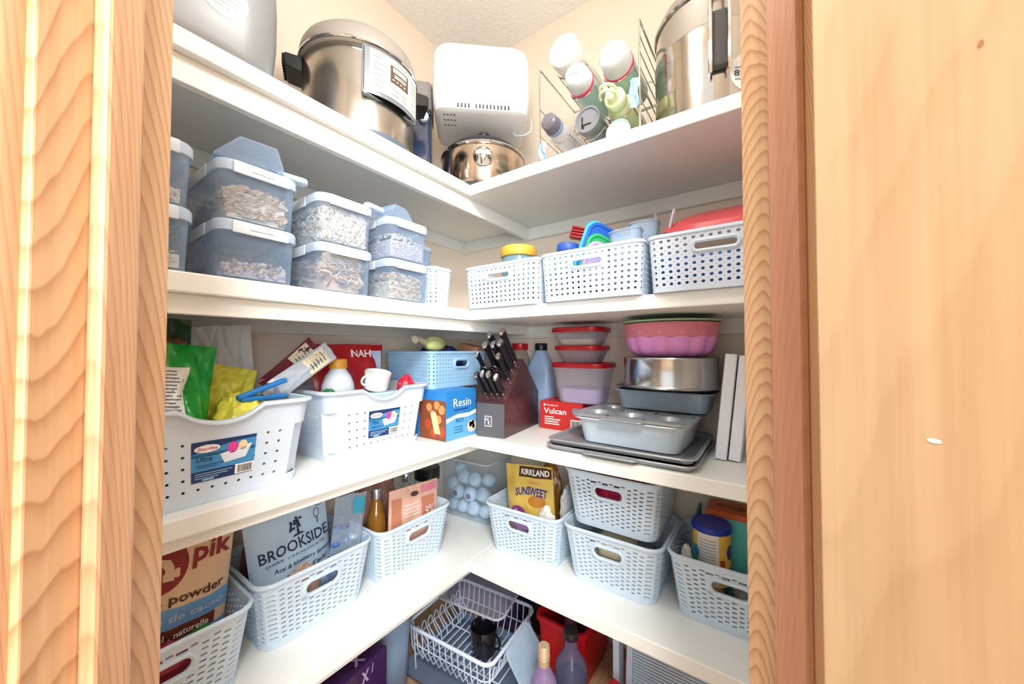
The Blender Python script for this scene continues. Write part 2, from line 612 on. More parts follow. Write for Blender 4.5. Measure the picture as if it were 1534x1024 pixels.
def hole_ring(mb, sh, u0, u1, v0, v1, hu, hv, kind):
    """one cell of the wall with its hole: 'dot' round, 'slot' a dash, 'cane' round with the corners nipped too"""
    um, vm = (u0 + u1) / 2, (v0 + v1) / 2
    a, b = (u1 - u0) / 2, (v1 - v0) / 2
    if kind == 'slot':
        o = [(u0, v0), (u1, v0), (u1, v1), (u0, v1)]
        i = [(um - a * hu, vm - b * hv), (um + a * hu, vm - b * hv), (um + a * hu, vm + b * hv), (um - a * hu, vm + b * hv)]
    else:
        c = 0.84 if kind == 'cane' else 1.0
        if kind == 'cane':
            o = [(um + a, vm - b * c), (um + a, vm + b * c), (um + a * c, vm + b), (um - a * c, vm + b), (um - a, vm + b * c), (um - a, vm - b * c), (um - a * c, vm - b), (um + a * c, vm - b)]
            i = [(um + a * hu * math.cos(-PI / 8 + PI / 4 * k), vm + b * hv * math.sin(-PI / 8 + PI / 4 * k)) for k in range(8)]
        else:
            o = [(um + a, vm), (um + a, vm + b), (um, vm + b), (um - a, vm + b), (um - a, vm), (um - a, vm - b), (um, vm - b), (um + a, vm - b)]
            i = [(um + a * hu * math.cos(PI / 4 * k), vm + b * hv * math.sin(PI / 4 * k)) for k in range(8)]
    n = len(o)
    vs_ = [sh.pos(*q) for q in o] + [sh.pos(*q) for q in i]
    mb.add(vs_, [(k, (k + 1) % n, n + (k + 1) % n, n + k) for k in range(n)])

def basket_parts(root, sh, kind, ncol, nside, nrow, vb, vt, hu, hv, m, handles=None, thick=0.003, lip=0.005, ncorn=2, skip=None, margin=0.0):
    """body (walls with real holes and a floor) and rim"""
    mb = MB()
    sides = {0: ncol, 2: nside, 4: ncol, 6: nside, 1: ncorn, 3: ncorn, 5: ncorn, 7: ncorn}
    for k in range(8):
        n = sides[k]
        straight = k % 2 == 0
        fine = 24 if (straight and sh.dip and k in (0, 4)) else (n if straight else 6)
        # solid bands below and above the pattern
        for (a, b_) in ((0.0, vb), (vt, 1.0)):
            nv = 3 if (a > 0 and sh.dip) else 1
            mb.grid(lambda p, q: sh.pos(k + min(p, 0.99999), a + (b_ - a) * q), fine, nv)
        hw = None
        if handles and k in handles:
            hu_, hv0, hv1 = handles[k]       # half width in s, v range of the cut block
            hw = (0.5 - hu_, 0.5 + hu_, hv0, hv1)
        m0 = margin if straight else 0.0
        if m0:
            mb.grid(lambda p, q: sh.pos(k + m0 * p, vb + (vt - vb) * q), 1, 1)
            mb.grid(lambda p, q: sh.pos(k + 1 - m0 + (m0 - 1e-5) * p, vb + (vt - vb) * q), 1, 1)
        for i in range(n):
            u0, u1 = k + m0 + (1 - 2 * m0) * i / n, k + m0 + (1 - 2 * m0) * (i + 1) / n - (1e-5 if i == n - 1 else 0)
            for j in range(nrow):
                v0, v1 = vb + (vt - vb) * j / nrow, vb + (vt - vb) * (j + 1) / nrow
                if kind == 'slot' and i % 2 == 1:      # staggered columns
                    dv = (vt - vb) / nrow / 2
                    v0, v1 = v0 + dv, v1 + dv
                    if j == nrow - 1:
                        mb.grid(lambda p, q: sh.pos(u0 + (u1 - u0) * p, vb + dv * q), 1, 1)
                        v1 = vt
                        v0 = vt - dv
                        if not (hw and hw[0] - 1e-4 < u0 - k + 1e-6 and u1 - k < hw[1] + 1e-3 and hw[2] < vt - dv / 2 < hw[3]):
                            mb.grid(lambda p, q: sh.pos(u0 + (u1 - u0) * p, v0 + dv * q), 1, 1)
                        continue
                uc, vc = (u0 + u1) / 2 - k, (v0 + v1) / 2
                if hw and hw[0] < uc < hw[1] and hw[2] < vc < hw[3]:
                    continue
                if kind == 'slot' and straight is False and ncorn > 2 and False:
                    continue
                if skip and skip(k, i, j):
                    mb.grid(lambda p, q: sh.pos(u0 + (u1 - u0) * p, v0 + (v1 - v0) * q), 1, 1)
                    continue
                hole_ring(mb, sh, u0, u1, v0, v1, hu, hv, kind)
        if hw:
            # exact block edges on the cell grid
            cells = [i for i in range(n) if hw[0] < m0 + (1 - 2 * m0) * (i + 0.5) / n < hw[1]]
            rows = [j for j in range(nrow) if hw[2] < vb + (vt - vb) * (j + 0.5) / nrow < hw[3]]
            ua, ub = k + m0 + (1 - 2 * m0) * cells[0] / n, k + m0 + (1 - 2 * m0) * (cells[-1] + 1) / n
            va, vb2 = vb + (vt - vb) * rows[0] / nrow, vb + (vt - vb) * (rows[-1] + 1) / nrow
            if kind == 'slot':
                va += (vt - vb) / nrow * 0.0
                vb2 += 0.0
            um, vm = (ua + ub) / 2, (va + vb2) / 2
            wid = (sh.L if k in (0, 4) else sh.D) - 2 * sh.r
            au, av = (ub - ua) / 2, (vb2 - va) / 2
            ru, rv = au * 0.88, av * 0.78
            rad_v = rv * sh.H
            N = 32
            stad, outr = [], []
            for i in range(N):
                an = 2 * PI * (i + 0.5) / N
                c, s_ = math.cos(an), math.sin(an)
                half = max(0.0, ru * wid - rad_v)
                x = (half if c > 0 else -half) + rad_v * c
                z = rad_v * s_
                stad.append((um + x / wid, vm + z / sh.H))
                dx, dz = x / wid / au, z / sh.H / av
                q = max(abs(dx), abs(dz), 1e-6)
                outr.append((um + au * dx / q, vm + av * dz / q))
            # put the block corners into the outer ring
            for cx, cz in ((1, 1), (-1, 1), (-1, -1), (1, -1)):
                best = min(range(N), key=lambda i: (outr[i][0] - um - au * cx) ** 2 / au ** 2 + (outr[i][1] - vm - av * cz) ** 2 / av ** 2)
                outr[best] = (um + au * cx, vm + av * cz)
            vs_ = [sh.pos(*q) for q in outr] + [sh.pos(*q) for q in stad]
            mb.add(vs_, [(i, (i + 1) % N, N + (i + 1) % N, N + i) for i in range(N)])
            mb.tube([sh.pos(q[0], q[1], 0.0006) for q in stad], 0.0022, 6, True)
    # floor
    mb.add([sh.pos(k + t, 0.0) for k in range(8) for t in ((0, 0.5) if k % 2 else (0,))], [tuple(range(11, -1, -1))])
    mb.add([sh.pos(k + t, 0.015, -0.002) for k in range(8) for t in ((0, 0.5) if k % 2 else (0,))], [tuple(range(12))])
    mb.build('body', m, root, smooth=40, solid=thick, merge=True)
    rim = MB()
    us = []
    for k in range(8):
        n = 24 if (k % 2 == 0) else 6
        us += [k + i / n for i in range(n)]
    rings = []
    for (o_, dz) in ((-0.0024, -0.004), (-0.0024, 0.0), (0.0, 0.0018), (lip, 0.0), (lip + 0.001, -0.004), (lip, -0.0065), (0.0002, -0.006)):
        ring = []
        for u in us:
            p = sh.pos(u, 1.0, o_)
            z = sh.pos(u, 1.0)[2] + dz
            ring.append((p[0], p[1], z))
        rings.append(ring)
    rings.append(rings[0])
    rim.loft(rings, False, False)
    rim.build('rim', m, root, smooth=60)

def slot_basket(label, loc, rz, name='woven_basket', group='white baskets with dash-shaped slots'):
    t = T(name, label, 'basket', loc, rz, group)
    sh = Shell(0.288, 0.258, 0.163, 0.246, 0.218, 0.036)
    basket_parts(t, sh, 'slot', 12, 11, 11, 0.10, 0.90, 0.62, 0.34, W_PLAS2, {0: (0.245, 0.54, 0.83), 4: (0.245, 0.54, 0.83)}, ncorn=2, lip=0.004)
    return t

def cane_basket(label, loc, rz, L=0.286, Dp=0.30, H=0.132, ncol=14, nside=15, handle=True, name='cane_basket'):
    t = T(name, label, 'basket', loc, rz, 'white baskets with round holes on the cereal shelf')
    sh = Shell(L, Dp, H, L - 0.014, Dp - 0.014, 0.022)
    basket_parts(t, sh, 'cane', ncol, nside, 8, 0.075, 0.935, 0.50, 0.50, W_PLAS, {0: (0.20, 0.60, 0.86)} if handle else None, ncorn=2, lip=0.002, thick=0.0025)
    return t

def barcode(mb, fn, u0, u1, v0, v1, mi, seed=1):
    rnd = random.Random(seed)
    u = u0
    while u < u1:
        w = (u1 - u0) * rnd.choice((0.02, 0.035, 0.05))
        mb.rect_on(fn, u, min(u1, u + w), v0, v1, 1, 1, mi)
        u += w + (u1 - u0) * rnd.choice((0.025, 0.04))

def dot_basket(label, loc, rz):
    t = T('storage_basket', label, 'basket', loc, rz, 'white storage baskets with a dipped rim')
    sh = Shell(0.330, 0.250, 0.178, 0.290, 0.215, 0.030, dip=(0.062, 0.027))
    # the pattern leaves a blank patch behind the sticker
    basket_parts(t, sh, 'dot', 10, 7, 5, 0.10, 0.70, 0.27, 0.27, W_PLAS, None, ncorn=1, lip=0.008, margin=0.06,
                 skip=lambda k, i, j: k % 2 == 1 or (k == 0 and 3 <= i <= 6 and 1 <= j <= 4))
    lb = MB()
    def fn0(e):
        def fn(u, v):
            p = sh.pos(0.325 + 0.40 * u, 0.235 + 0.42 * v, e)
            return p
        return fn
    f = fn0(0.0008)
    lb.rect_on(f, 0, 1, 0, 1, 6, 6, 0)
    f2 = fn0(0.0013)
    lb.rect_on(f2, 0, 1, 0.27, 0.70, 10, 2, 1)
    lb.add([f2(0, 0.62)] + [f2(i / 12, 0.70 + 0.22 * math.sin(PI / 2 * i / 12)) for i in range(13)] + [f2(1, 0.62)], [tuple(range(15))], 1)
    lb.rect_on(f2, 0.68, 1, 0.02, 0.27, 1, 1, 2)
    f3 = fn0(0.0018)
    lb.disc_on(f3, 0.23, 0.815, 0.19, 0.095, 24, 2)
    f4 = fn0(0.0022)
    barcode(lb, f4, 0.72, 0.97, 0.05, 0.24, 3)
    # little picture of the filled basket
    lb.add([f3(0.42, 0.62), f3(0.50, 0.38), f3(0.84, 0.44), f3(0.93, 0.78)], [(0, 1, 2, 3)], 2)
    lb.disc_on(f4, 0.62, 0.74, 0.085, 0.15, 16, 4)
    lb.disc_on(f4, 0.78, 0.76, 0.075, 0.13, 16, 5)
    lb.add([f4(0.44, 0.60), f4(0.51, 0.40), f4(0.83, 0.46), f4(0.91, 0.74)], [(0, 1, 2, 3)], 6)
    ms = [mat('sticker_navy', '#17386f', 0.4), mat('sticker_blue', '#3f8fc6', 0.4), WHITE, INK, mat('sticker_pink', '#e0409c', 0.5), mat('sticker_cream', '#ecd9a8', 0.5), mat('sticker_pale', '#dce9f4', 0.5)]
    lab = lb.build('sticker', ms, t, smooth=0)
    tx = MB()
    f5 = fn0(0.0026)
    tx.text_on(f5, 'Sterilite', 0.08, 0.38, 0.775, 0.86, 0, 0.2, 0.01)
    tx.text_on(f5, 'Ultra', 0.07, 0.30, 0.50, 0.63, 1, 0.2, 0.01)
    for k, w in enumerate((0.42, 0.30)):
        tx.rect_on(f5, 0.07, 0.07 + w, 0.405 - 0.05 * k, 0.42 - 0.05 * k, 1, 1, 1)
    for k, w in enumerate((0.58, 0.50, 0.36)):
        tx.rect_on(f5, 0.05, 0.05 + w, 0.20 - 0.055 * k, 0.218 - 0.055 * k, 1, 1, 2)
    tx.rect_on(f5, 0.16, 0.34, 0.03, 0.07, 1, 1, 2)
    tx.build('lettering', [mat('sticker_magenta', '#c2186b', 0.5), ms[0], mat('sticker_skyline', '#9cc4e6', 0.5)], lab, smooth=0)
    return t

# ------------------------------------------------------------------ bags
def pouch_fn(w, h, t, seed=0, wrinkle=0.006, pinch=0.05, fat=0.35):
    """front skin of a filled pouch, u and v in 0..1, facing -y"""
    off = Vector((seed * 3.7, seed * 1.3, seed * 2.1))
    def fn(u, v, e=0.0):
        x = (u - 0.5) * 2
        bul = (1 - abs(x) ** 2.6) ** 0.7 if abs(x) < 1 else 0
        prof = (min(1, v / 0.10) ** 0.5) * max(0.0, 1 - max(0, v - fat) / (1.0 - fat)) ** 0.8
        n = noise.noise(Vector((u * 2.2, v * 2.2, 0)) * 2.2 + off)
        n2 = 0.55 - 1.6 * abs(noise.noise(Vector((u * 4.5 + v * 1.5, v * 3.6 - u, 1)) + off))
        y = -t / 2 * bul * prof + (n * wrinkle + n2 * wrinkle * 0.6) * (0.25 + bul)
        wv = 1 - pinch * bul * prof * 0 - pinch * math.sin(PI * min(1, v)) * 0.8
        return (x * w / 2 * wv, y - 0.0009 - e, v * h + 0.004 * noise.noise(Vector((u * 3, 0, seed))))
    return fn

def pouch(root, fn, h, m, t, name='bag_body', nu=26, nv=30, back=None):
    mb = MB()
    mb.grid(lambda u, v: fn(u, v), nu, nv)
    def bk(u, v):
        p = fn(u, v)
        return (p[0], -p[1] * 0.8, p[2])
    o = len(mb.v)
    mb.grid(bk, nu, nv)
    # stitch the borders
    idx = [(i, 0) for i in range(nu)] + [(nu, j) for j in range(nv)] + [(i, nv) for i in range(nu, 0, -1)] + [(0, j) for j in range(nv, 0, -1)]
    A = [j * (nu + 1) + i for i, j in idx]
    n = len(A)
    mb.f = [f if k < nu * nv else f[::-1] for k, f in enumerate(mb.f)]
    for k in range(n):
        a, b_ = A[k], A[(k + 1) % n]
        mb.f.append((b_, a, a + o, b_ + o))
        mb.mi.append(0)
    return mb.build(name, m, root, smooth=50)

def lift(fn, e):
    return lambda u, v: fn(u, v, e)

def crumple(mb, c, rx, ry, rz, seed=0, amp=0.35, n=30, m=20, freq=2.2, mi=None, flat=True):
    """a crumpled bag: a lump with sharp folds"""
    off = Vector((seed * 5.1, seed * 2.3, seed * 7.7))
    rings = []
    for k in range(m + 1):
        a = -PI / 2 + PI * k / m
        ring = []
        for i in range(n):
            th = 2 * PI * i / n
            d = Vector((math.cos(a) * math.cos(th), math.cos(a) * math.sin(th), math.sin(a)))
            r1 = abs(noise.noise(d * freq + off)) * 1.3
            r2 = abs(noise.noise(d * freq * 2.3 + off * 1.7)) * 0.6
            q = 1 - amp * (r1 + r2) + amp * 0.35
            p = Vector((d.x * rx * q, d.y * ry * q, d.z * rz * q))
            if flat and p.z < -rz * 0.75:
                p.z = -rz * 0.75
            ring.append((c[0] + p.x, c[1] + p.y, c[2] + p.z))
        rings.append(ring)
    return mb.loft(rings, True, True, mi)

# ------------------------------------------------------------------ cereal
def piece_ring(mb, p, r, rnd, mi=0):
    M0 = mb.M
    mb.M = M0 @ Matrix.Translation(p) @ Matrix.Rotation(rnd.uniform(0, PI), 4, 'X') @ Matrix.Rotation(rnd.uniform(0, PI), 4, 'Y')
    mb.tube([(r * math.cos(2 * PI * i / 8), r * math.sin(2 * PI * i / 8), 0) for i in range(8)], r * 0.42, 5, True, mi)
    mb.M = M0

def piece_flake(mb, p, r, rnd, mi=0):
    M0 = mb.M
    mb.M = M0 @ Matrix.Translation(p) @ Matrix.Rotation(rnd.uniform(0, 2 * PI), 4, 'Z') @ Matrix.Rotation(rnd.uniform(-1.2, 1.2), 4, 'X') @ Matrix.Rotation(rnd.uniform(-0.6, 0.6), 4, 'Y')
    k = rnd.uniform(0.25, 0.6)
    n = 7
    rad = [r * rnd.uniform(0.7, 1.15) for _ in range(n)]
    v = [(0, 0, -k * r * 0.5)] + [(rad[i] * math.cos(2 * PI * i / n), rad[i] * 0.75 * math.sin(2 * PI * i / n), k * r * rnd.uniform(-0.3, 0.7)) for i in range(n)]
    v += [(x, y, z + r * 0.12) for x, y, z in v]
    f = [(0, 1 + (i + 1) % n, 1 + i) for i in range(n)] + [(n + 1, n + 2 + i, n + 2 + (i + 1) % n) for i in range(n)]
    f += [(1 + i, 1 + (i + 1) % n, n + 2 + (i + 1) % n, n + 2 + i) for i in range(n)]
    mb.add(v, f, mi)
    mb.M = M0

def piece_chunk(mb, p, r, rnd, mi=0):
    M0 = mb.M
    mb.M = M0 @ Matrix.Translation(p) @ Matrix.Rotation(rnd.uniform(0, 2 * PI), 4, 'Z') @ Matrix.Rotation(rnd.uniform(0, PI), 4, 'X')
    mb.ball((0, 0, 0), r * rnd.uniform(0.7, 1.1), r * rnd.uniform(0.5, 0.8), r * rnd.uniform(0.4, 0.7), 7, 5, mi)
    mb.M = M0

def cereal(name, label, loc, rz, w, d, h, kind, r, n, cols, seed):
    """a container's fill: a mound with loose pieces on its top, front and left faces"""
    rnd = random.Random(seed)
    mb = MB()
    def top(x, y):
        return h * (1 - 0.12 * (x / (w / 2)) ** 2 + 0.16 * noise.noise(Vector((x * 14, y * 14, seed))))
    ins = r * 0.9
    def fn(u, v):
        x, y = (u - 0.5) * (w - 2 * ins), (v - 0.5) * (d - 2 * ins)
        return (x, y, top(x, y) - r * 0.7)
    mb.grid(fn, 8, 8, 0)
    mb.box(-(w / 2 - ins), w / 2 - ins, -(d / 2 - ins), d / 2 - ins, 0.002, h * 0.72, 0)
    pf = {'ring': piece_ring, 'flake': piece_flake, 'chunk': piece_chunk}[kind]
    for i in range(n):
        q = i / n
        if q < 0.55:
            x, y = rnd.uniform(-w / 2 + r, w / 2 - r), -d / 2 + rnd.uniform(r * 0.95, r * 1.25)
            z = rnd.uniform(r * 0.8, max(r * 1.1, top(x, y) - r * 0.3))
        elif q < 0.75:
            x, y = -w / 2 + rnd.uniform(r * 0.95, r * 1.25), rnd.uniform(-d / 2 + r, d / 2 - r)
            z = rnd.uniform(r, max(r * 1.1, top(x, y) - r * 0.3))
        else:
            x, y = rnd.uniform(-w / 2 + r, w / 2 - r), rnd.uniform(-d / 2 + r, d * 0.2)
            z = top(x, y)
        if abs(x) > w / 2 - 0.012 and abs(y) > d / 2 - 0.012:
            k_ = 0.008 / max(0.008, math.hypot(abs(x) - w / 2 + 0.014, abs(y) - d / 2 + 0.014))
            x, y = x * (0.86 + 0.1 * k_), y * (0.93 + 0.05 * k_)
        sc_ = 1 + 0.03 * z / 0.1
        x, y = x * sc_, y * (1 + 0.5 * (sc_ - 1))
        pf(mb, (x, y, z), r * rnd.uniform(0.85, 1.1), rnd, rnd.randrange(len(cols)))
    o = mb.build(name, cols, None, loc, (0, 0, rz), smooth=50)
    tag(o, label, 'cereal', kind='stuff')
    return o

def cereal_box(label, loc, rz, w=0.140, d=0.235, h=0.098, name='cereal_container'):
    """frosted container with a clip lid"""
    t = T(name, label, 'container', loc, rz, 'stacked clip-lid cereal containers')
    mb = MB()
    rings = [rr(w - 0.016, d - 0.016, 0.020, 0.0), rr(w - 0.010, d - 0.010, 0.022, 0.003), rr(w - 0.002, d - 0.002, 0.024, h)]
    mb.loft(rings, True, False)
    mb.build('body', FROST, t, smooth=50)
    ld = MB()
    ld.loft([rr(w + 0.001, d + 0.001, 0.024, h - 0.008), rr(w + 0.006, d + 0.006, 0.027, h - 0.007), rr(w + 0.006, d + 0.006, 0.027, h + 0.010), rr(w + 0.001, d + 0.001, 0.025, h + 0.014), rr(w - 0.010, d - 0.010, 0.021, h + 0.014), rr(w - 0.016, d - 0.016, 0.018, h + 0.0105)], False, True)
    ld.build('lid', FROST2, t, smooth=40)
    lt = MB()
    yf = -(d + 0.006) / 2
    lt.M = Matrix.Translation((0, yf - 0.0026, h - 0.011))
    lt.rbox(w * 0.70, 0.004, 0.023, 0.0018, 0.0015)
    lt.rbox(w * 0.30, 0.003, 0.007, 0.0012, 0.001, z=0.009, cy=-0.0022)
    lt.build('latch', mat('latch_plastic', '#e3edf6', 0.35, alpha=0.8), t, smooth=40)
    for s in (-1, 1):
        l2 = MB()
        l2.M = Matrix.Translation((s * ((w + 0.006) / 2 + 0.0006), 0, h - 0.011)) @ Matrix.Rotation(PI / 2, 4, 'Z')
        l2.rbox(d * 0.5, 0.002, 0.023, 0.0009, 0.0008)
        l2.build('latch', MATS['latch_plastic'], t, smooth=40)
    return t
# ------------------------------------------------------------------ cereal shelf, left wing
CX = 0.274
crem = mat('cereal_oat', '#e2cfb4', 0.8)
cre2 = mat('cereal_tan', '#c9a886', 0.8)
cre3 = mat('cereal_pale', '#efe4d2', 0.8)
pur = mat('cereal_mauve', '#ab958f', 0.8)
brn = mat('cereal_brown', '#9c7b62', 0.8)
gry = mat('cereal_lilac', '#cbbfc6', 0.8)
pch = mat('cereal_peach', '#e3c0a0', 0.8)
PITC = 0.114
fills = {
    (0, 0): ('oat loops filling the lower container at the door jamb', 'chunk', 0.006, 130, [cre3, crem], 0.035),
    (0, 1): ('pale oat cereal low in the upper container at the door jamb', 'chunk', 0.007, 110, [cre3, crem], 0.030),
    (1, 0): ('thin layer of bluish grey cereal under the container of oat squares', 'chunk', 0.008, 150, [gry, pur, crem], 0.034),
    (1, 1): ('peach and tan oat squares in the container topped by a flat scoop', 'flake', 0.011, 300, [cre3, pch, crem], 0.064),
    (2, 0): ('broad mauve and tan flakes in the container under the oat rings', 'flake', 0.019, 230, [pch, crem, pur], 0.086),
    (2, 1): ('pale ring-shaped cereal filling the second upper container', 'ring', 0.0064, 460, [cre3, cre3, crem], 0.084),
    (3, 0): ('tan flakes in the lower container beside the small round-holed basket', 'flake', 0.010, 330, [crem, cre3, cre2], 0.070),
    (3, 1): ('fine lilac puffed grains in the container topped by a short scoop', 'chunk', 0.0045, 620, [gry, cre3, gry], 0.066),
}
box_lab = {
    (0, 0): 'frosted container at the door jamb, lower of its stack',
    (0, 1): 'frosted container at the door jamb, upper of its stack, half empty',
    (1, 0): 'frosted container nearly empty, under the one of peach oat squares',
    (1, 1): 'frosted container of peach oat squares with a flat scoop on its lid',
    (2, 0): 'frosted container of broad mauve flakes under the oat rings',
    (2, 1): 'frosted container filled with pale oat rings',
    (3, 0): 'frosted container of tan flakes, nearest the corner, lower of its stack',
    (3, 1): 'frosted container of fine lilac puffs with a short scoop on its lid',
}
for i, (y, w_, x_) in enumerate([(-1.197, 0, CX), (-1.0225, 0, CX), (-0.8375, 0, CX), (-0.652, 0, CX)]):
    x = x_
    for k in (0, 1):
        z = S2 + 0.0005 + k * PITC
        cereal_box(box_lab[(i, k)], (x, y, z), L_)
        lab, kind, r, n, cols, h = fills[(i, k)]
        cereal('cereal', lab, (x, y, z + 0.0055), L_, 0.1215, 0.2145, h, kind, r, n, cols, 11 * i + k + 3)

def scoop(label, loc, rz, w, l, hd):
    t = T('cereal_scoop', label, 'scoop', loc, rz, 'clear scoops lying on container lids')
    mb = MB()
    prof = [(-l / 2, 0.0), (l / 2, 0.0), (l / 2, 0.016), (l / 2 - 0.012, hd), (-l * 0.15, hd), (-l / 2, 0.006)]
    mb.prism(prof, -w / 2, w / 2, 'y')
    mb.build('bowl', FROST, t, bevel=0.003, smooth=40)
    h = MB()
    h.M = Matrix.Translation((l / 2 + 0.028, 0, 0.008))
    h.rbox(0.062, 0.024, 0.014, 0.010, 0.004)
    h.build('handle', FROST2, t, smooth=40)
    return t
scoop('clear flat scoop lying on the container of peach oat squares', (0.345, -1.035, S2 + 2 * PITC + 0.0005), L_ - 0.12, 0.085, 0.115, 0.052)
s2 = scoop('clear scoop lying on the container of lilac puffs', (0.345, -0.675, S2 + 2 * PITC + 0.0005), -L_ + 0.15, 0.075, 0.085, 0.036)
# a taller frosted tub behind, toward the corner
t = T('storage_tub', 'tall empty frosted tub behind the small round-holed basket', 'tub', (0.135, -0.49, S2 + 0.0005), L_ + 0.05)
mb = MB()
mb.loft([rr(0.11, 0.20, 0.02, 0), rr(0.115, 0.21, 0.02, 0.21), rr(0.111, 0.206, 0.018, 0.21), rr(0.106, 0.196, 0.018, 0.003)], True, True)
mb.build('body', FROST, t)
mb = MB()
mb.rbox(0.121, 0.216, 0.016, 0.022, 0.004, z=0.21)
mb.build('lid', FROST2, t)

# ------------------------------------------------------------------ round-holed baskets, right wing
cane_basket('small narrow white basket with round holes, in the shelf corner beside the cereal', (0.320, -0.517, S2 + 0.0005), L_, 0.088, 0.13, 0.120, 5, 6, False)
cane_basket('round-holed white basket nearest the corner, with a yellow-lidded jar inside', (0.533, -0.282, S2 + 0.0005), 0)
cane_basket('round-holed white basket holding teal and blue lids and straws', (0.8285, -0.287, S2 + 0.0005), 0)
cane_basket('round-holed white basket with a red lid lying inside, at the door jamb', (1.1235, -0.282, S2 + 0.0005), 0)
zf = S2 + 0.005
# basket one
t = T('jar', 'glass jar with a yellow lid in the basket nearest the corner', 'jar', (0.548, -0.34, zf))
mb = MB()
mb.lathe([(0.045, 0), (0.052, 0.006), (0.054, 0.15), (0.050, 0.168)], 28)
mb.build('body', mat('jar_of_blue', '#8fc0d8', 0.15, alpha=0.5), t)
mb = MB()
mb.lathe([(0.057, 0.160), (0.059, 0.163), (0.059, 0.186), (0.055, 0.192), (0.01, 0.193)], 32)
mb.build('lid', mat('yellow_lid', '#e3b440', 0.4), t)
t = T('glass_lid', 'domed clear glass lid standing in the basket nearest the corner', 'lid', (0.475, -0.222, zf + 0.104), 0, rx=0.10)
mb = MB()
mb.lathe([(0.0655, -0.002), (0.066, 0.0), (0.060, 0.022), (0.046, 0.036), (0.024, 0.043), (0.001, 0.045)], 32, cap0=False, cap1=False)
mb.build('dome', GLASSM, t)
mb = MB()
mb.lathe([(0.067, -0.003), (0.069, 0.0), (0.067, 0.003), (0.064, 0.0), (0.067, -0.003)], 32, cap0=False, cap1=False)
mb.build('rim', CHROME, t)
o = MB().rbox(0.128, 0.13, 0.092, 0.03, 0.01).build('storage_box', mat('grey_blue_tin', '#7b8d9c', 0.5), None, (0.477, -0.222, zf), (0, 0, 0))
tag(o, 'grey box inside the round-holed basket nearest the corner', 'box')
o = MB().rbox(0.075, 0.03, 0.098, 0.01, 0.004).build('folded_cloth', mat('navy_cloth', '#2c4d84', 0.9), None, (0.44, -0.36, zf), (0, 0, 0.1))
tag(o, 'navy blue cloth behind the holes of the yellow-lidded jar basket', 'cloth')
# basket two
def leaning_lid(label, loc, w, h, m, rx, rz, ry=0.0, name='plastic_cover', thick=0.009, r=0.035, lean=None, group='coloured plastic lids standing in a basket'):
    t = T(name, label, 'lid', loc, rz, group, rx=rx, ry=ry)
    mb = MB()
    mb.M = Matrix.Translation((0, 0, h / 2)) @ Matrix.Rotation(PI / 2, 4, 'X')
    mb.loft([rr(w - 0.004, h - 0.004, r, -thick / 2), rr(w, h, r, -thick / 2 + 0.002), rr(w, h, r, thick / 2 - 0.001), rr(w - 0.006, h - 0.006, r - 0.003, thick / 2), rr(w - 0.016, h - 0.016, r - 0.007, thick / 2), rr(w - 0.022, h - 0.022, r - 0.009, thick / 2 - 0.003)], True, True)
    mb.build('panel', m, t)
    return t
teal = mat('teal_lid', '#3fc0d6', 0.4)
blu = mat('blue_lid', '#1f62c8', 0.4)
grn = mat('green_lid', '#2fae6c', 0.4)
lil = mat('lilac_lid', '#b9a8d8', 0.45)
leaning_lid('teal rounded lid leaning, first of the coloured lids', (0.792, -0.325, zf + 0.042), 0.15, 0.192, teal, 0.0, 0.95, 0.35)
leaning_lid('blue rounded lid leaning just behind the teal lid', (0.8026, -0.3326, zf + 0.040), 0.145, 0.186, blu, 0.0, 0.95, 0.35)
leaning_lid('green rounded lid leaning behind the blue lid', (0.8132, -0.3402, zf + 0.038), 0.14, 0.150, grn, 0.0, 0.95, 0.35)
leaning_lid('lilac lid standing lowest behind the green lid', (0.8238, -0.3478, zf + 0.034), 0.135, 0.126, lil, 0.0, 0.95, 0.30)
o = MB().loft([rr(0.060, 0.11, 0.028, 0, cx=0, n=8), rr(0.066, 0.116, 0.032, 0.004, n=8), rr(0.066, 0.116, 0.032, 0.022, n=8), rr(0.058, 0.108, 0.028, 0.028, n=8)]).build('oval_lid', mat('royal_blue_lid', '#2c55b0', 0.45), None, (0.7255, -0.315, zf + 0.148), (0.0, 0.10, 0.0))
tag(o, 'royal blue oval lid lying left of the teal lid', 'lid')
o = MB().rbox(0.052, 0.10, 0.138, 0.008, 0.004).build('food_carton', mat('grey_blue_carton', '#7f97b4', 0.5), None, (0.7265, -0.33, zf))
tag(o, 'grey blue carton under the royal blue oval lid', 'carton')
t = T('measuring_scoop', 'nested red measuring scoops sticking up behind the blue oval lid', 'scoop', (0.716, -0.215, zf + 0.222), 0.3)
for k in range(4):
    mb = MB()
    mb.M = Matrix.Translation((0, 0.002 * k, 0.011 * k)) @ Matrix.Rotation(0.25, 4, 'Y')
    mb.rbox(0.085 - 0.006 * k, 0.030, 0.008, 0.006, 0.002)
    mb.build('handle', mat('deep_red_plastic', '#a81218', 0.4), t)
mb = MB()
mb.loft([rr(0.04, 0.05, 0.015, -0.155, cx=0.035), rr(0.05, 0.06, 0.02, -0.02, cx=0.035), rr(0.05, 0.06, 0.02, 0.0, cx=0.035)])
mb.build('bowl', MATS['deep_red_plastic'], t)
clearb = mat('clear_blue_plastic', '#bcd6ec', 0.15, alpha=0.36)
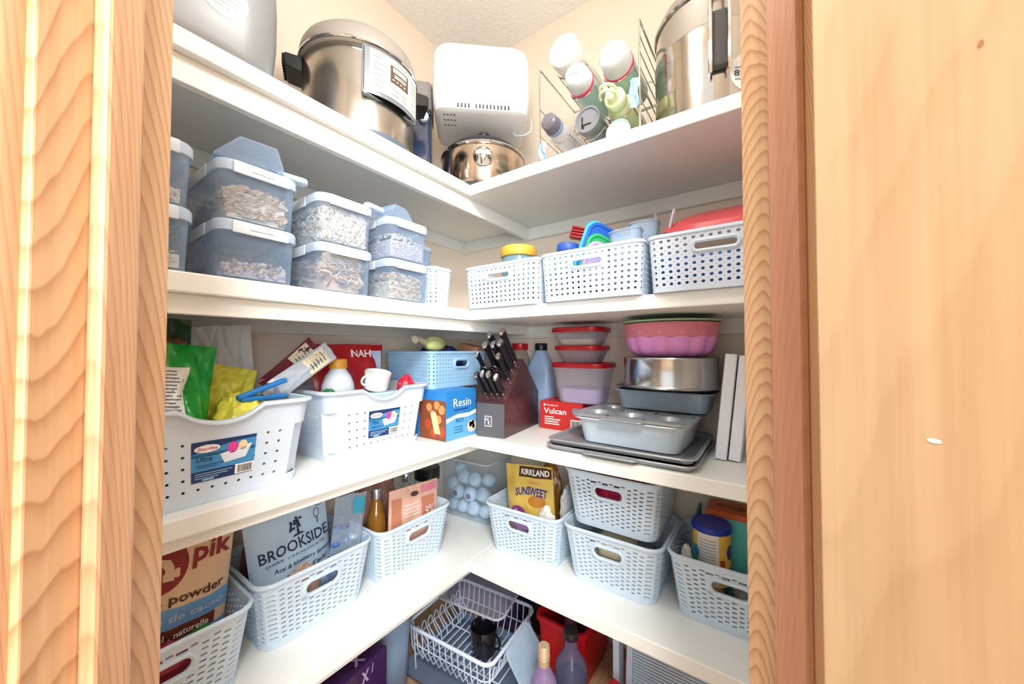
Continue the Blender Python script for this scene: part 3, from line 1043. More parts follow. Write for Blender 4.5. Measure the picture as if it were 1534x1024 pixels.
def tub(label, loc, rz, w, d, h, m, rx=0.0, ry=0.0, name='clear_cup'):
    t = T(name, label, 'container', loc, rz, 'clear plastic containers in a basket', rx=rx, ry=ry)
    mb = MB()
    mb.loft([rr(w * 0.8, d * 0.8, 0.02, 0), rr(w, d, 0.024, h), rr(w + 0.006, d + 0.006, 0.026, h), rr(w + 0.006, d + 0.006, 0.026, h + 0.004), rr(w - 0.003, d - 0.003, 0.022, h + 0.004), rr(w * 0.8 - 0.004, d * 0.8 - 0.004, 0.018, 0.003)], True, True)
    mb.build('body', m, t)
    return t
tub('clear container tilted beside the coloured lids', (0.918, -0.345, zf + 0.008), 0.1, 0.080, 0.075, 0.165, clearb, 0.05, -0.08)
tub('taller clear container upright at the basket back, left of the straws', (0.922, -0.235, zf + 0.002), 0.1, 0.08, 0.07, 0.222, clearb)
for k, (x, y, lean, lab) in enumerate(((0.950, -0.180, -0.05, 'straight lilac straw standing in the lid basket'), (0.990, -0.288, 0.22, 'lilac straw leaning right, second of the two straws'))):
    o = MB().tube([(0, 0, 0), (lean * 0.215, 0, 0.212), (lean * 0.24 + 0.001, 0, 0.235)], 0.0038, 10).build('drinking_straw', mat('lilac_straw', '#cbbfe0', 0.4), None, (x - (0.03 if k else 0), y, zf + (0.035 if k == 0 else 0.0)))
    tag(o, lab, 'straw', 'lilac drinking straws')
o = MB().rbox(0.20, 0.17, 0.098, 0.02, 0.01).build('storage_box', mat('blue_food_box', '#2b6fae', 0.5), None, (0.836, -0.20, zf))
o.scale = (0.40, 0.55, 0.9)
tag(o, 'blue box seen through the holes under the teal lid', 'box')
# basket three
t = T('serving_lid', 'large coral red oval lid lying on the contents of the jamb-side basket', 'lid', (1.125, -0.275, zf + 0.178), 0, rx=0.45, ry=0.0)
mb = MB()
mb.loft([rr(0.250, 0.215, 0.09, 0, n=8), rr(0.262, 0.227, 0.095, 0.004, n=8), rr(0.262, 0.227, 0.095, 0.012, n=8), rr(0.250, 0.215, 0.09, 0.016, n=8), rr(0.225, 0.19, 0.08, 0.012, n=8), rr(0.205, 0.17, 0.075, 0.024, n=8), rr(0.19, 0.155, 0.07, 0.026, n=8)])
mb.build('panel', mat('coral_lid', '#d8565c', 0.4), t, smooth=18)
mb = MB()
mb.M = Matrix.Translation((-0.119, -0.01, 0.004))
mb.rbox(0.035, 0.07, 0.009, 0.015, 0.003)
mb.build('tab', mat('orange_coral', '#dd6a55', 0.4), t)
o = MB().rbox(0.165, 0.20, 0.095, 0.02, 0.006).build('storage_box', mat('bright_blue_box', '#2f7fd0', 0.45), None, (1.082, -0.285, zf))
tag(o, 'bright blue box seen through the handle of the jamb-side basket', 'box')
o = MB().rbox(0.07, 0.16, 0.140, 0.012, 0.006).build('storage_box', mat('pink_lilac_box', '#c77a9c', 0.5), None, (1.210, -0.245, zf))
tag(o, 'pink box seen through the right holes of the jamb-side basket', 'box')
# ------------------------------------------------------------------ top shelf
z1 = S1 + 0.0005
PLATE = mat('silver_panel', '#d9d6d0', 0.35)
# big grey roaster at the left
t = T('roasting_pot', 'large satin grey pot with a white oval sticker, at the left jamb', 'pot', (0.195, -1.130, z1), L_)
mb = MB()
mb.loft([rr(0.27, 0.25, 0.06, 0.0), rr(0.285, 0.265, 0.066, 0.002), rr(0.322, 0.302, 0.08, 0.036), rr(0.332, 0.312, 0.085, 0.05), rr(0.345, 0.325, 0.09, 0.13), rr(0.346, 0.326, 0.09, 0.21), rr(0.336, 0.316, 0.085, 0.30), rr(0.32, 0.30, 0.08, 0.34)], True, True)
GREYP = mat('satin_grey_metal', '#94989b', 0.45, 0.3)
mb.build('body', GREYP, t, smooth=60)
mb = MB()
mb.loft([rr(0.35, 0.33, 0.09, 0.34), rr(0.352, 0.332, 0.09, 0.346), rr(0.35, 0.33, 0.09, 0.352), rr(0.25, 0.23, 0.06, 0.385), rr(0.05, 0.05, 0.02, 0.39)], True, True)
mb.build('lid', GREYP, t, smooth=50)
def potfn(u, v, e=0.0):
    z = 0.05 + 0.24 * v
    return (-0.155 + 0.31 * u, -(0.156 + 0.0065 * min(1, (z - 0.05) / 0.08)) - 0.0007 - e, z)
st = MB()
st.disc_on(lambda u, v: potfn(u, v), 0.66, 0.36, 0.135, 0.17, 32)
stk = st.build('sticker', WHITE, t, smooth=0)
tx = MB()
for k in range(7):
    w = (0.10, 0.14, 0.15, 0.15, 0.14, 0.12, 0.07)[k]
    tx.rect_on(lambda u, v: potfn(u, v, 0.0006), 0.66 - w * 0.68, 0.66 + w * 0.68, 0.475 - k * 0.036, 0.486 - k * 0.036, 1, 1)
tx.build('lettering', mat('grey_print', '#b4bac4', 0.6), stk, smooth=0)

# electric pressure cooker
t = T('pressure_cooker', 'round steel electric pressure cooker with a control panel and grey domed lid', 'pressure cooker', (0.218, -0.702, z1), 0.0)
mb = MB()
mb.lathe([(0.135, 0.0), (0.150, 0.004), (0.155, 0.020), (0.1555, 0.030)], 56)
mb.build('base', mat('blue_grey_plastic', '#5b6876', 0.35), t)
mb = MB()
mb.lathe([(0.1545, 0.030), (0.1545, 0.245), (0.152, 0.250), (0.145, 0.252)], 56)
mb.build('body', STEEL, t)
mb = MB()
mb.lathe([(0.157, 0.250), (0.161, 0.253), (0.163, 0.272), (0.160, 0.290), (0.154, 0.304), (0.135, 0.323), (0.10, 0.336), (0.05, 0.342), (0.001, 0.343)], 56)
lid = mb.build('lid', mat('grey_lid', '#9a938b', 0.38, 0.0), t, smooth=50)
mb = MB()
mb.lathe([(0.1635, 0.2525), (0.1655, 0.254), (0.1655, 0.259), (0.1635, 0.2605)], 56, cap0=False, cap1=False)
mb.build('trim_ring', CHROME, lid)
mb = MB()
pts = [(0.085 * math.cos(a), 0.0, 0.338 + 0.04 * math.sin(a)) for a in [PI * i / 14 for i in range(15)]]
mb.tube(pts, 0.012, 10)
mb.build('handle', BLACK, lid)
for a in (math.radians(-118), math.radians(62)):
    h = MB()
    h.M = Matrix.Rotation(a, 4, 'Z')
    h.prism([(0.150, 0.205), (0.190, 0.212), (0.196, 0.235), (0.192, 0.246), (0.150, 0.246)], -0.04, 0.04, 'y')
    for k in range(7):
        h.box(0.160, 0.199, -0.036 + k * 0.011, -0.031 + k * 0.011, 0.214, 0.2455)
    h.build('side_handle', BLACK, t, bevel=0.002, smooth=40)
def ip(u, v, e=0.0):
    a = math.radians(-31 + 66 * u)
    r = 0.1560 + e
    return (r * math.cos(a), r * math.sin(a), 0.112 + 0.132 * v)
mb = MB()
n = 14
rings = []
for e_, q in ((0.0, 0.0), (0.012, 0.0), (0.0135, 0.02)):
    ring = []
    for (cu, cv, a0) in ((0.93 - q, 0.07 + q, -90), (0.93 - q, 0.93 - q, 0), (0.07 + q, 0.93 - q, 90), (0.07 + q, 0.07 + q, 180)):
        for i in range(5):
            a = math.radians(a0 + 90 * i / 4)
            ring.append((cu + 0.07 * math.cos(a), cv + 0.07 * math.sin(a)))
    rings.append([ip(u, v, e_) for u, v in ring])
mb.loft(rings, False, False)
mb.rect_on(lambda u, v: ip(u, v, 0.0132), 0.03, 0.97, 0.03, 0.97, 14, 2)
pan = mb.build('control_panel', mat('panel_bezel', '#7f858c', 0.3, 0.3), t, smooth=40)
mb = MB()
mb.rect_on(lambda u, v: ip(u, v, 0.0141), 0.10, 0.95, 0.12, 0.93, 14, 2)
mb.build('face_plate', PLATE, pan)
mb = MB()
mb.rect_on(lambda u, v: ip(u, v, 0.0148), 0.38, 0.70, 0.44, 0.80, 6, 2)
mb.build('display', mat('dark_display', '#5b4a3d', 0.2), pan)
tx = MB()
F = lambda u, v: ip(u, v, 0.0152)
tx.text_on(F, 'Instant Pot', 0.36, 0.74, 0.835, 0.895)
for cx_ in (0.13, 0.755):
    for k in range(6):
        tx.rect_on(F, cx_ + 0.02, cx_ + 0.15, 0.80 - k * 0.115, 0.812 - k * 0.115, 2, 1)
        tx.rect_on(F, cx_, cx_ + 0.19, 0.765 - k * 0.115, 0.769 - k * 0.115, 3, 1)
for k in range(2):
    tx.rect_on(F, 0.40 + 0.16 * k, 0.53 + 0.16 * k, 0.30, 0.312, 2, 1)
    tx.rect_on(F, 0.40 + 0.16 * k, 0.53 + 0.16 * k, 0.20, 0.212, 2, 1)
    tx.rect_on(F, 0.365 + 0.17 * k, 0.37 + 0.17 * k, 0.14, 0.42, 1, 1)
tx.build('lettering', mat('panel_print', '#75706c', 0.6), pan, smooth=0)
tx = MB()
tx.rect_on(F, 0.44, 0.66, 0.62, 0.635, 2, 1)
tx.rect_on(F, 0.44, 0.64, 0.575, 0.60, 2, 1)
for k in range(4):
    tx.rect_on(F, 0.41 + 0.065 * k, 0.445 + 0.065 * k, 0.50, 0.52, 1, 1)
tx.rect_on(F, 0.42, 0.66, 0.68, 0.77, 3, 1)
tx.build('display_icons', mat('lcd_pale', '#d9cfc4', 0.5), pan, smooth=0)

# slim dark blue machine behind it
t = T('coffee_machine', 'slim dark blue kitchen machine with a grey head, behind the pressure cooker', 'coffee machine', (0.135, -0.437, z1), PI / 4)
mb = MB()
mb.rbox(0.145, 0.14, 0.30, 0.02, 0.006)
mb.build('body', mat('midnight_blue', '#35415c', 0.15, coat=0.6), t, smooth=40)
mb = MB()
mb.rbox(0.150, 0.145, 0.105, 0.022, 0.012, z=0.305)
mb.build('head', mat('warm_grey_plastic', '#8d8a87', 0.35), t, smooth=40)
mb = MB()
mb.M = Matrix.Translation((0.045, -0.072, 0.272)) @ Matrix.Rotation(PI / 2, 4, 'X')
mb.lathe([(0.018, 0), (0.018, 0.012), (0.013, 0.016), (0.001, 0.016)], 20)
mb.build('dial', W_PLAS, t)
mb = MB()
mb.M = Matrix.Translation((0.064, -0.068, 0.285))
mb.rbox(0.010, 0.012, 0.02, 0.002, 0.001)
mb.build('button', BLACK, t)

# small slow cooker in the corner
t = T('slow_cooker', 'small round steel slow cooker with a glass lid, at the shelf corner', 'slow cooker', (0.324, -0.249, z1), 0.0)
mb = MB()
mb.lathe([(0.130, 0.0), (0.142, 0.003), (0.146, 0.022), (0.150, 0.026)], 48)
bs = mb.build('base', mat('smoke_plastic', '#4f4d4c', 0.3), t)
mb = MB()
mb.lathe([(0.152, 0.026), (0.157, 0.034), (0.158, 0.150), (0.154, 0.158), (0.146, 0.160)], 48)
mb.build('body', stainless('warm_steel', '#c9b8a6', 0.16), t)
mb = MB()
mb.lathe([(0.161, 0.156), (0.163, 0.160), (0.161, 0.165), (0.150, 0.167)], 48)
rim = mb.build('rim', CHROME, t)
mb = MB()
mb.lathe([(0.152, 0.167), (0.148, 0.180), (0.120, 0.204), (0.075, 0.222), (0.03, 0.230), (0.001, 0.231)], 48, cap0=False)
ld = mb.build('lid', mat('smoked_glass', '#33363c', 0.08, alpha=0.55), t)
mb = MB()
mb.lathe([(0.012, 0.228), (0.012, 0.245), (0.030, 0.252), (0.032, 0.262), (0.02, 0.2715), (0.001, 0.272)], 24)
mb.build('knob', BLACK, ld)
a = math.radians(-51)
mb = MB()
mb.M = Matrix.Rotation(a, 4, 'Z') @ Matrix.Translation((0.158, 0, 0.105)) @ Matrix.Rotation(PI / 2, 4, 'Y')
mb.lathe([(0.034, 0), (0.034, 0.006), (0.030, 0.010), (0.020, 0.022), (0.012, 0.026), (0.001, 0.027)], 28)
mb.box(-0.006, 0.006, -0.024, 0.024, 0.02, 0.032)
mb.build('dial', CHROME, t, smooth=45)
mb = MB()
mb.M = Matrix.Rotation(a, 4, 'Z') @ Matrix.Translation((0.146, 0, 0.013)) @ Matrix.Rotation(PI / 2, 4, 'Y')
mb.lathe([(0.004, -0.002), (0.004, 0.003)], 12)
mb.build('indicator', BLACK, bs)
mb = MB()
mb.tube([(-0.10, -0.105, 0.02), (-0.124, -0.112, 0.036), (-0.130, -0.095, 0.015), (-0.15, -0.03, 0.0035), (-0.20, 0.0, 0.0035)], 0.003, 8)
mb.build('cord', BLACK, t)

# white appliance resting on the slow cooker
AXN = Vector((0.66, -0.75, 0)).normalized()
ang = math.atan2(AXN.y, AXN.x) + PI / 2
t = T('bread_machine', 'white rounded appliance with an air vent strip, resting on the slow cooker', 'appliance', (0.326, -0.268, z1 + 0.2735), ang)
WP = mat('glossy_white_plastic', '#f3f4f5', 0.25, coat=0.3)
mb = MB()
mb.loft([rr(0.300, 0.225, 0.03, 0.0), rr(0.326, 0.252, 0.036, 0.006), rr(0.334, 0.258, 0.038, 0.022), rr(0.338, 0.262, 0.04, 0.026), rr(0.344, 0.268, 0.042, 0.07), rr(0.342, 0.266, 0.045, 0.20), rr(0.334, 0.258, 0.05, 0.226), rr(0.316, 0.24, 0.055, 0.238), rr(0.27, 0.20, 0.05, 0.243)], True, True)
bd = mb.build('body', WP, t, smooth=40)
mb = MB()
for k in range(15):
    if k == 4:
        continue
    x = -0.085 + k * 0.0125
    mb.box(x, x + 0.0065, -0.1305, -0.128, 0.008, 0.0215)
mb.build('vent_slot', mat('vent_shadow', '#55585c', 0.7), t, smooth=0)
mb = MB()
for k in range(4):
    for j in range(3):
        mb.box(-0.135 + 0.012 * k, -0.128 + 0.012 * k, -0.098 + 0.03 * j, -0.092 + 0.03 * j, -0.0006, 0.0005)
mb.build('vent_slot', MATS['vent_shadow'], t, smooth=0)
mb = MB()
mb.tube([(0.172, 0.0, 0.09), (0.182, -0.02, 0.06), (0.186, -0.06, 0.01), (0.180, -0.075, -0.03), (0.160, -0.07, -0.042), (0.13, -0.04, -0.03), (0.12, -0.01, 0.001)], 0.0028, 8)
mb.build('cord', W_PLAS, t)

# bottle rack and bottles
t = T('bottle_rack', 'chrome wire rack holding drinking bottles on their sides', 'rack', (0.665, -0.40, z1), 0.0)
RW, RD, RH = 0.292, 0.24, 0.280
for x in (0.0, RW):
    fr = MB()
    fr.tube([(x, 0, 0.002), (x, 0, RH), (x, RD, RH), (x, RD, 0.002)], 0.0028, 8)
    for k in ((2, 4) if x == 0 else range(1, 7)):
        fr.tube([(x, 0.0, RH * k / 7), (x, RD, RH * k / 7)], 0.0016, 6)
    fr.build('side_frame', CHROME, t)
bottles = [
    # name, label, x, z, yfront, r, kind
    (0.742, 1.930, -0.405, 0.046), (0.780, 1.842, -0.412, 0.036), (0.886, 1.850, -0.405, 0.041), (0.888, 1.739, -0.410, 0.037),
    (0.809, 1.712, -0.385, 0.037), (0.704, 1.728, -0.420, 0.030), (0.888, 1.6600, -0.365, 0.033)]
for (x, z, yf, r) in bottles:
    lx, lz = x - 0.665, z - z1
    if z < 1.68:
        continue
    a_ = [PI * 1.14 + PI * 0.72 * i / 10 for i in range(11)]
    R_ = r + 0.0045
    w = MB()
    w.tube([(lx + R_ * math.cos(a_[0]), RD, lz + R_ * math.sin(a_[0])), (lx + R_ * math.cos(a_[0]), 0.05, lz + R_ * math.sin(a_[0]))]
           + [(lx + R_ * math.cos(a), 0.048, lz + R_ * math.sin(a)) for a in a_[1:-1]]
           + [(lx + R_ * math.cos(a_[-1]), 0.05, lz + R_ * math.sin(a_[-1])), (lx + R_ * math.cos(a_[-1]), RD, lz + R_ * math.sin(a_[-1]))], 0.002, 6)
    w.build('cradle_wire', CHROME, t)
    w = MB()
    w.tube([(0, RD, lz - R_ * 0.5), (RW, RD, lz - R_ * 0.5)], 0.002, 6)
    w.build('back_wire', CHROME, t)
for y, z in ((0.0, 0.004), (RD, 0.004), (RD, RH)):
    mb = MB()
    mb.tube([(0, y, z), (RW, y, z)], 0.0028, 8)
    mb.build('cross_bar', CHROME, t)
for (x, zt, h) in ((0.012, 0.055, 0.05), (RW - 0.012, 0.13, 0.075)):
    mb = MB()
    mb.M = Matrix.Translation((x, -0.006, zt - h))
    mb.grid(lambda u, v: ((u - 0.5) * 0.022 + 0.002 * math.sin(v * 9), -0.003 * math.sin(u * 7 + v * 5), v * h), 6, 8)
    mb.build('hang_tag', mat('blue_white_tag', '#8fb2dc', 0.4, var=0.5, vscale=120), t, solid=0.0008)

def bottle(label, idx, prof):
    x, z, yf, r = bottles[idx]
    t = T('drinking_bottle', label, 'bottle', (x, yf, z), 0, 'drinking bottles lying in the wire rack', rx=-PI / 2)
    # local +z runs to the back of the shelf
    for (nm, pr, mm) in prof:
        mb = MB()
        mb.lathe([(q * r, zz) for q, zz in pr], 32)
        mb.build(nm, mm, t, smooth=50)
    return t
cream_p = mat('ivory_plastic', '#efece4', 0.4)
mintp = mat('mint_plastic', '#b9dfd6', 0.35)
pinkp = mat('hot_pink_plastic', '#e8557f', 0.35)
limep = mat('pale_lime_plastic', '#dfe8b4', 0.38)
clr = mat('clear_lilac_plastic', '#d2d2de', 0.1, alpha=0.32)
mint_c = mat('mint_clear_plastic', '#a9d6ca', 0.12, alpha=0.55)
bottle('ivory white bottle on the highest cradle of the rack', 0, [('body', [(0.9, 0.045), (0.95, 0.07), (0.95, 0.20), (0.85, 0.21)], cream_p), ('cap', [(0.001, 0.0), (0.85, 0.001), (0.98, 0.006), (1.0, 0.012), (1.0, 0.045)], cream_p)])
b = bottle('mint bottle with a clear dome lid and pink band, middle left of the rack', 1, [('body', [(1.0, 0.06), (1.0, 0.20), (0.9, 0.21)], mintp), ('cap', [(0.001, 0.0), (0.55, 0.001), (0.8, 0.008), (0.97, 0.03), (1.0, 0.05)], mat('clear_white_lid', '#e9f2f4', 0.15, alpha=0.75)), ('ring', [(1.03, 0.05), (1.04, 0.052), (1.04, 0.058), (1.03, 0.06)], pinkp)])
mb = MB()
mb.M = Matrix.Translation((0.004, 0, -0.004))
mb.rbox(0.030, 0.016, 0.008, 0.004, 0.002)
mb.build('flip_spout', W_PLAS, b)
b = bottle('mint bottle with a wire carry loop and pink band, upper right of the rack', 2, [('body', [(0.98, 0.06), (1.0, 0.10), (1.0, 0.20), (0.9, 0.21)], mintp), ('cap', [(0.001, 0.0), (0.75, 0.001), (0.9, 0.01), (0.98, 0.05)], mat('clear_white_lid', '#e9f2f4')), ('ring', [(1.02, 0.05), (1.03, 0.052), (1.03, 0.06), (1.02, 0.062)], pinkp)])
mb = MB()
mb.tube([(-0.026 + 0.012 * math.cos(a), 0.0, -0.004 + 0.016 * math.sin(a)) for a in [PI * i / 10 for i in range(-2, 9)]], 0.0016, 6)
mb.build('carry_loop', CHROME, b)
b = bottle('pale lime squeeze bottle with a looped cap, right of the rack', 3, [('body', [(0.62, 0.05), (0.72, 0.056), (0.98, 0.075), (1.0, 0.09), (1.0, 0.21), (0.9, 0.215)], limep), ('cap', [(0.001, 0.0), (0.40, 0.0), (0.45, 0.004), (0.45, 0.018), (0.70, 0.020), (0.74, 0.024), (0.74, 0.046), (0.66, 0.05)], limep)])
mb = MB()
for s in (-0.007, 0.009):
    mb.tube([(-0.008 + 0.020 * math.cos(a), s, -0.004 + 0.026 * math.sin(a)) for a in [PI * 0.95 + PI * 1.1 * i / 12 for i in range(13)]], 0.0034, 8)
mb.build('carry_loop', limep, b)
b = bottle('grey travel mug with a slotted lid, bottom middle of the rack', 4, [('body', [(0.90, 0.032), (0.93, 0.05), (0.86, 0.19), (0.8, 0.195)], mat('brushed_mug', '#9aa2aa', 0.3, 0.6)), ('cap', [(0.001, 0.004), (0.78, 0.004), (0.84, 0.0), (0.98, 0.0), (1.0, 0.004), (1.0, 0.026), (0.94, 0.032)], mat('slate_plastic', '#74777c', 0.35))])
mb = MB()
mb.M = Matrix.Translation((0, 0, 0.0030))
mb.box(-0.018, -0.014, -0.012, 0.016, -0.0006, 0.001)
mb.box(-0.018, 0.010, 0.010, 0.014, -0.0006, 0.001)
mb.lathe([(0.004, -0.0008), (0.004, 0.001)], 12, cx=-0.014, cy=0.018)
mb.build('sip_slot', BLACK, b, smooth=0)
b = bottle('clear lilac bottle with a smoked cap, lowest left of the rack', 5, [('body', [(0.72, 0.04), (0.80, 0.05), (0.98, 0.07), (1.0, 0.085), (1.0, 0.22), (0.9, 0.225)], clr), ('cap', [(0.001, 0.0), (0.7, 0.001), (0.8, 0.004), (0.86, 0.034)], mat('smoke_clear_cap', '#77737d', 0.12, alpha=0.6)), ('ring', [(0.9, 0.034), (0.92, 0.036), (0.92, 0.043), (0.9, 0.045)], mat('slate_blue_ring', '#7f94b5', 0.3))])
bottle('mint cup with a flat lid, half hidden by the shelf edge', 6, [('body', [(0.94, 0.012), (0.80, 0.12), (0.7, 0.122)], mintp), ('cap', [(0.001, 0.003), (0.85, 0.003), (0.92, 0.0), (1.0, 0.001), (1.0, 0.012)], mintp)])

# tall steel pot at the right jamb
t = T('stock_pot', 'tall polished steel pot with a black clamp handle and a round sticker', 'pot', (1.10, -0.238, z1), 0.0)
mb = MB()
mb.lathe([(0.132, 0.0), (0.138, 0.003), (0.140, 0.012), (0.140, 0.20), (0.142, 0.206), (0.139, 0.212), (0.137, 0.29)], 56)
mb.build('body', stainless('mirror_steel', '#c2bcb4', 0.13), t)
mb = MB()
mb.lathe([(0.141, 0.29), (0.143, 0.294), (0.141, 0.302), (0.130, 0.325), (0.105, 0.350), (0.06, 0.366), (0.001, 0.372)], 56)
mb.build('lid', MATS['mirror_steel'], t)
a = math.radians(-78)
h = MB()
h.M = Matrix.Rotation(a, 4, 'Z')
h.rbox(0.020, 0.040, 0.13, 0.008, 0.006, z=0.085, cx=0.152)
hd = h.build('handle', DGREY, t, smooth=45)
h = MB()
h.M = Matrix.Rotation(a, 4, 'Z')
h.tube([(0.158, -0.019, 0.075), (0.166, -0.019, 0.10), (0.168, -0.019, 0.20), (0.160, -0.019, 0.245), (0.145, -0.012, 0.268), (0.145, 0.012, 0.268), (0.160, 0.019, 0.245), (0.168, 0.019, 0.20), (0.166, 0.019, 0.10), (0.158, 0.019, 0.075)], 0.0045, 8)
h.build('clamp', CHROME, t)
def sp(u, v, e=0.0):
    an = math.radians(-52 + 34 * (u - 0.5) * 1.0)
    r = 0.1407 + e
    return (r * math.cos(an), r * math.sin(an), 0.03 + 0.09 * v)
st = MB()
st.disc_on(sp, 0.5, 0.5, 0.5, 0.5, 28)
stk = st.build('sticker', WHITE, t, smooth=0)
tx = MB()
g = lambda u, v: sp(u, v, 0.0006)
tx.text_on(g, '8.8L', 0.10, 0.62, 0.40, 0.56, 0, 0, 0.02)
tx.rect_on(g, 0.12, 0.85, 0.60, 0.64, 4, 1, 1)
tx.rect_on(g, 0.12, 0.85, 0.30, 0.34, 4, 1, 1)
tx.add([g(0.28, 0.68), g(0.55, 0.80), g(0.75, 0.70), g(0.6, 0.88)], [(0, 1, 2), (1, 3, 2)], 2)
tx.build('lettering', [mat('slate_print', '#4d5a70', 0.6), mat('blue_grey_print', '#8ea5c4', 0.6), mat('orange_print', '#e0702a', 0.6)], stk, smooth=0)
# ------------------------------------------------------------------ middle shelf, left wing
z3 = S3 + 0.0005
dot_basket('large white basket with a dipped rim, nearest the left jamb, full of bags', (0.252, -1.075, z3), L_)
dot_basket('large white basket with a dipped rim, holding a cap bottle and a red bag', (0.206, -0.690, z3), L_)

def bag(name, label, loc, rz, w, h, t_, m, seed, rx=0.0, ry=0.0, cat='bag', group=None, wrinkle=0.006, pinch=0.05, fat=0.35):
    t = T(name, label, cat, loc, rz, group, rx=rx, ry=ry)
    fn = pouch_fn(w, h, t_, seed, wrinkle, pinch, fat)
    pouch(t, fn, h, m, t)
    return t, fn
BG = 'food bags in the large white basket at the left jamb'
green = mat('bright_green_foil', '#129c34', 0.22)
t, fn = bag('food_bag', 'bright green bag with a white printed panel, nearest the left jamb', (0.298, -1.146, z3 + 0.012), L_ + 0.06, 0.122, 0.285, 0.095, green, 3, rx=-0.06, ry=0.10, group=BG, wrinkle=0.018)
pn = MB()
pn.rect_on(lift(fn, 0.0012), 0.03, 0.60, 0.30, 0.84, 14, 14)
pan = pn.build('printed_panel', WHITE, t, smooth=50)
tx = MB()
rnd = random.Random(4)
for k in range(22):
    for (a, b_) in ((0.06, 0.30), (0.34, 0.57)):
        tx.rect_on(lift(fn, 0.002), a, a + (b_ - a) * rnd.uniform(0.5, 1), 0.81 - k * 0.023, 0.818 - k * 0.023, 4, 1)
tx.build('lettering', mat('grey_text', '#6b7280', 0.6), pan, smooth=0)
bag('food_bag', 'dark green foil bag with a brown window, behind the bright green bag', (0.186, -1.145, z3 + 0.016), L_, 0.132, 0.335, 0.05, mat('dark_green_foil', '#1d4a1f', 0.25, var=0.5, vscale=14), 7, rx=-0.06, ry=0.02, group=BG, wrinkle=0.014)
mbk = MB()
crumple(mbk, (0, 0, 0), 0.036, 0.016, 0.045, 31, 0.3)
o = mbk.build('snack_pouch', mat('brown_snack_foil', '#7a4a2b', 0.4, var=0.4, vscale=30), None, (0.226, -1.118, z3 + 0.262), (0, 0, L_))
tag(o, 'brown wrapped snack tucked between the two green bags', 'snack', BG)
cw = mat('clear_film', '#dbe5ef', 0.18, alpha=0.68)
bag('plastic_bag', 'clear plastic bag standing behind the yellow bags', (0.170, -0.996, z3 + 0.016), L_ - 0.05, 0.125, 0.325, 0.035, cw, 12, rx=-0.02, ry=-0.08, group=BG, wrinkle=0.016)
yel = mat('yellow_film', '#e7e052', 0.35)
mb = MB()
crumple(mb, (0, 0, 0), 0.060, 0.050, 0.074, 5, 0.25, 40, 26, 1.7)
o = mb.build('food_bag', yel, None, (0.290, -1.020, z3 + 0.118), (0, 0, 0.0), smooth=28)
tag(o, 'plump yellow bag lying low in the left basket, under the blue clip', 'bag', BG)
t, fn = bag('food_bag', 'yellow bag with a folded top, pinched upright behind the plump one', (0.219, -1.030, z3 + 0.125), L_ + 0.05, 0.10, 0.125, 0.024, mat('lemon_film', '#e3e04e', 0.3), 21, rx=-0.2, ry=0.25, group=BG, wrinkle=0.010, fat=0.2)
# blue clip
t = T('bag_clip', 'blue plastic spring clip lying on the yellow bag', 'clip', (0.315, -0.985, z3 + 0.190), L_ + 0.12, ry=-0.15)
for s, l in ((1, 0.105), (-1, 0.095)):
    mb = MB()
    mb.M = Matrix.Translation((0.0, 0, s * 0.010)) @ Matrix.Rotation(-s * 0.16, 4, 'Y')
    mb.rbox(l, 0.016, 0.010, 0.006, 0.003, z=-0.005)
    mb.build('jaw', mat('clip_blue', '#1f7ac8', 0.35), t)
mb = MB()
mb.M = Matrix.Rotation(PI / 2, 4, 'X')
mb.lathe([(0.006, -0.009), (0.006, 0.009)], 14)
mb.build('spring', CHROME, t)
mb = MB()
crumple(mb, (0, 0, 0), 0.045, 0.020, 0.085, 8, 0.30, 36, 24, 2.0)
o = mb.build('plastic_bag', mat('lilac_white_film', '#c9d3e4', 0.25, alpha=0.75), None, (0.262, -0.949, z3 + 0.120), (0, 0, 0), smooth=28)
tag(o, 'crumpled pale lilac bag at the right end of the left basket', 'bag', BG)

# contents of the second basket
t = T('squeeze_bottle', 'white bottle with a yellow cap in the second large basket', 'bottle', (0.205, -0.755, z3 + 0.005))
mb = MB()
mb.lathe([(0.036, 0), (0.040, 0.005), (0.042, 0.15), (0.044, 0.165), (0.043, 0.18), (0.034, 0.205), (0.022, 0.222), (0.020, 0.232)], 28)
mb.build('body', mat('milky_bottle', '#d6e0ea', 0.35), t, smooth=50)
mb = MB()
mb.lathe([(0.0235, 0.226), (0.024, 0.228), (0.024, 0.250), (0.022, 0.253), (0.001, 0.254)], 28)
mb.build('cap', mat('amber_cap', '#e2a132', 0.4), t)
t = T('white_cup', 'white cup lying in the second large basket beside the yellow-capped bottle', 'cup', (0.252, -0.665, z3 + 0.168), 0.0, rx=0.0, ry=0.25)
mb = MB()
mb.lathe([(0.030, 0), (0.034, 0.003), (0.038, 0.052), (0.037, 0.053), (0.034, 0.05), (0.03, 0.006), (0.001, 0.005)], 28, cap1=False)
mb.build('body', mat('china_white', '#e8ecec', 0.25), t)
mb = MB()
mb.tube([(0.0, -0.036 - 0.014 * math.sin(a), 0.028 + 0.014 * math.cos(a)) for a in [PI * i / 8 for i in range(9)]], 0.003, 8)
mb.build('handle', MATS['china_white'], t)
o = MB().rbox(0.13, 0.10, 0.155, 0.01, 0.004).build('food_carton', mat('pale_blue_carton', '#b4c8dd', 0.6), None, (0.248, -0.650, z3 + 0.005), (0, 0, L_))
o.scale = (0.9, 0.9, 1)
tag(o, 'pale carton under the white cup in the second large basket', 'carton')
redf = mat('red_foil', '#b3121b', 0.3)
t, fn = bag('food_bag', 'large red bag with white lettering in the second large basket', (0.142, -0.676, z3 + 0.012), L_, 0.235, 0.290, 0.04, redf, 15, rx=-0.04, ry=0.0, wrinkle=0.008)
tx = MB()
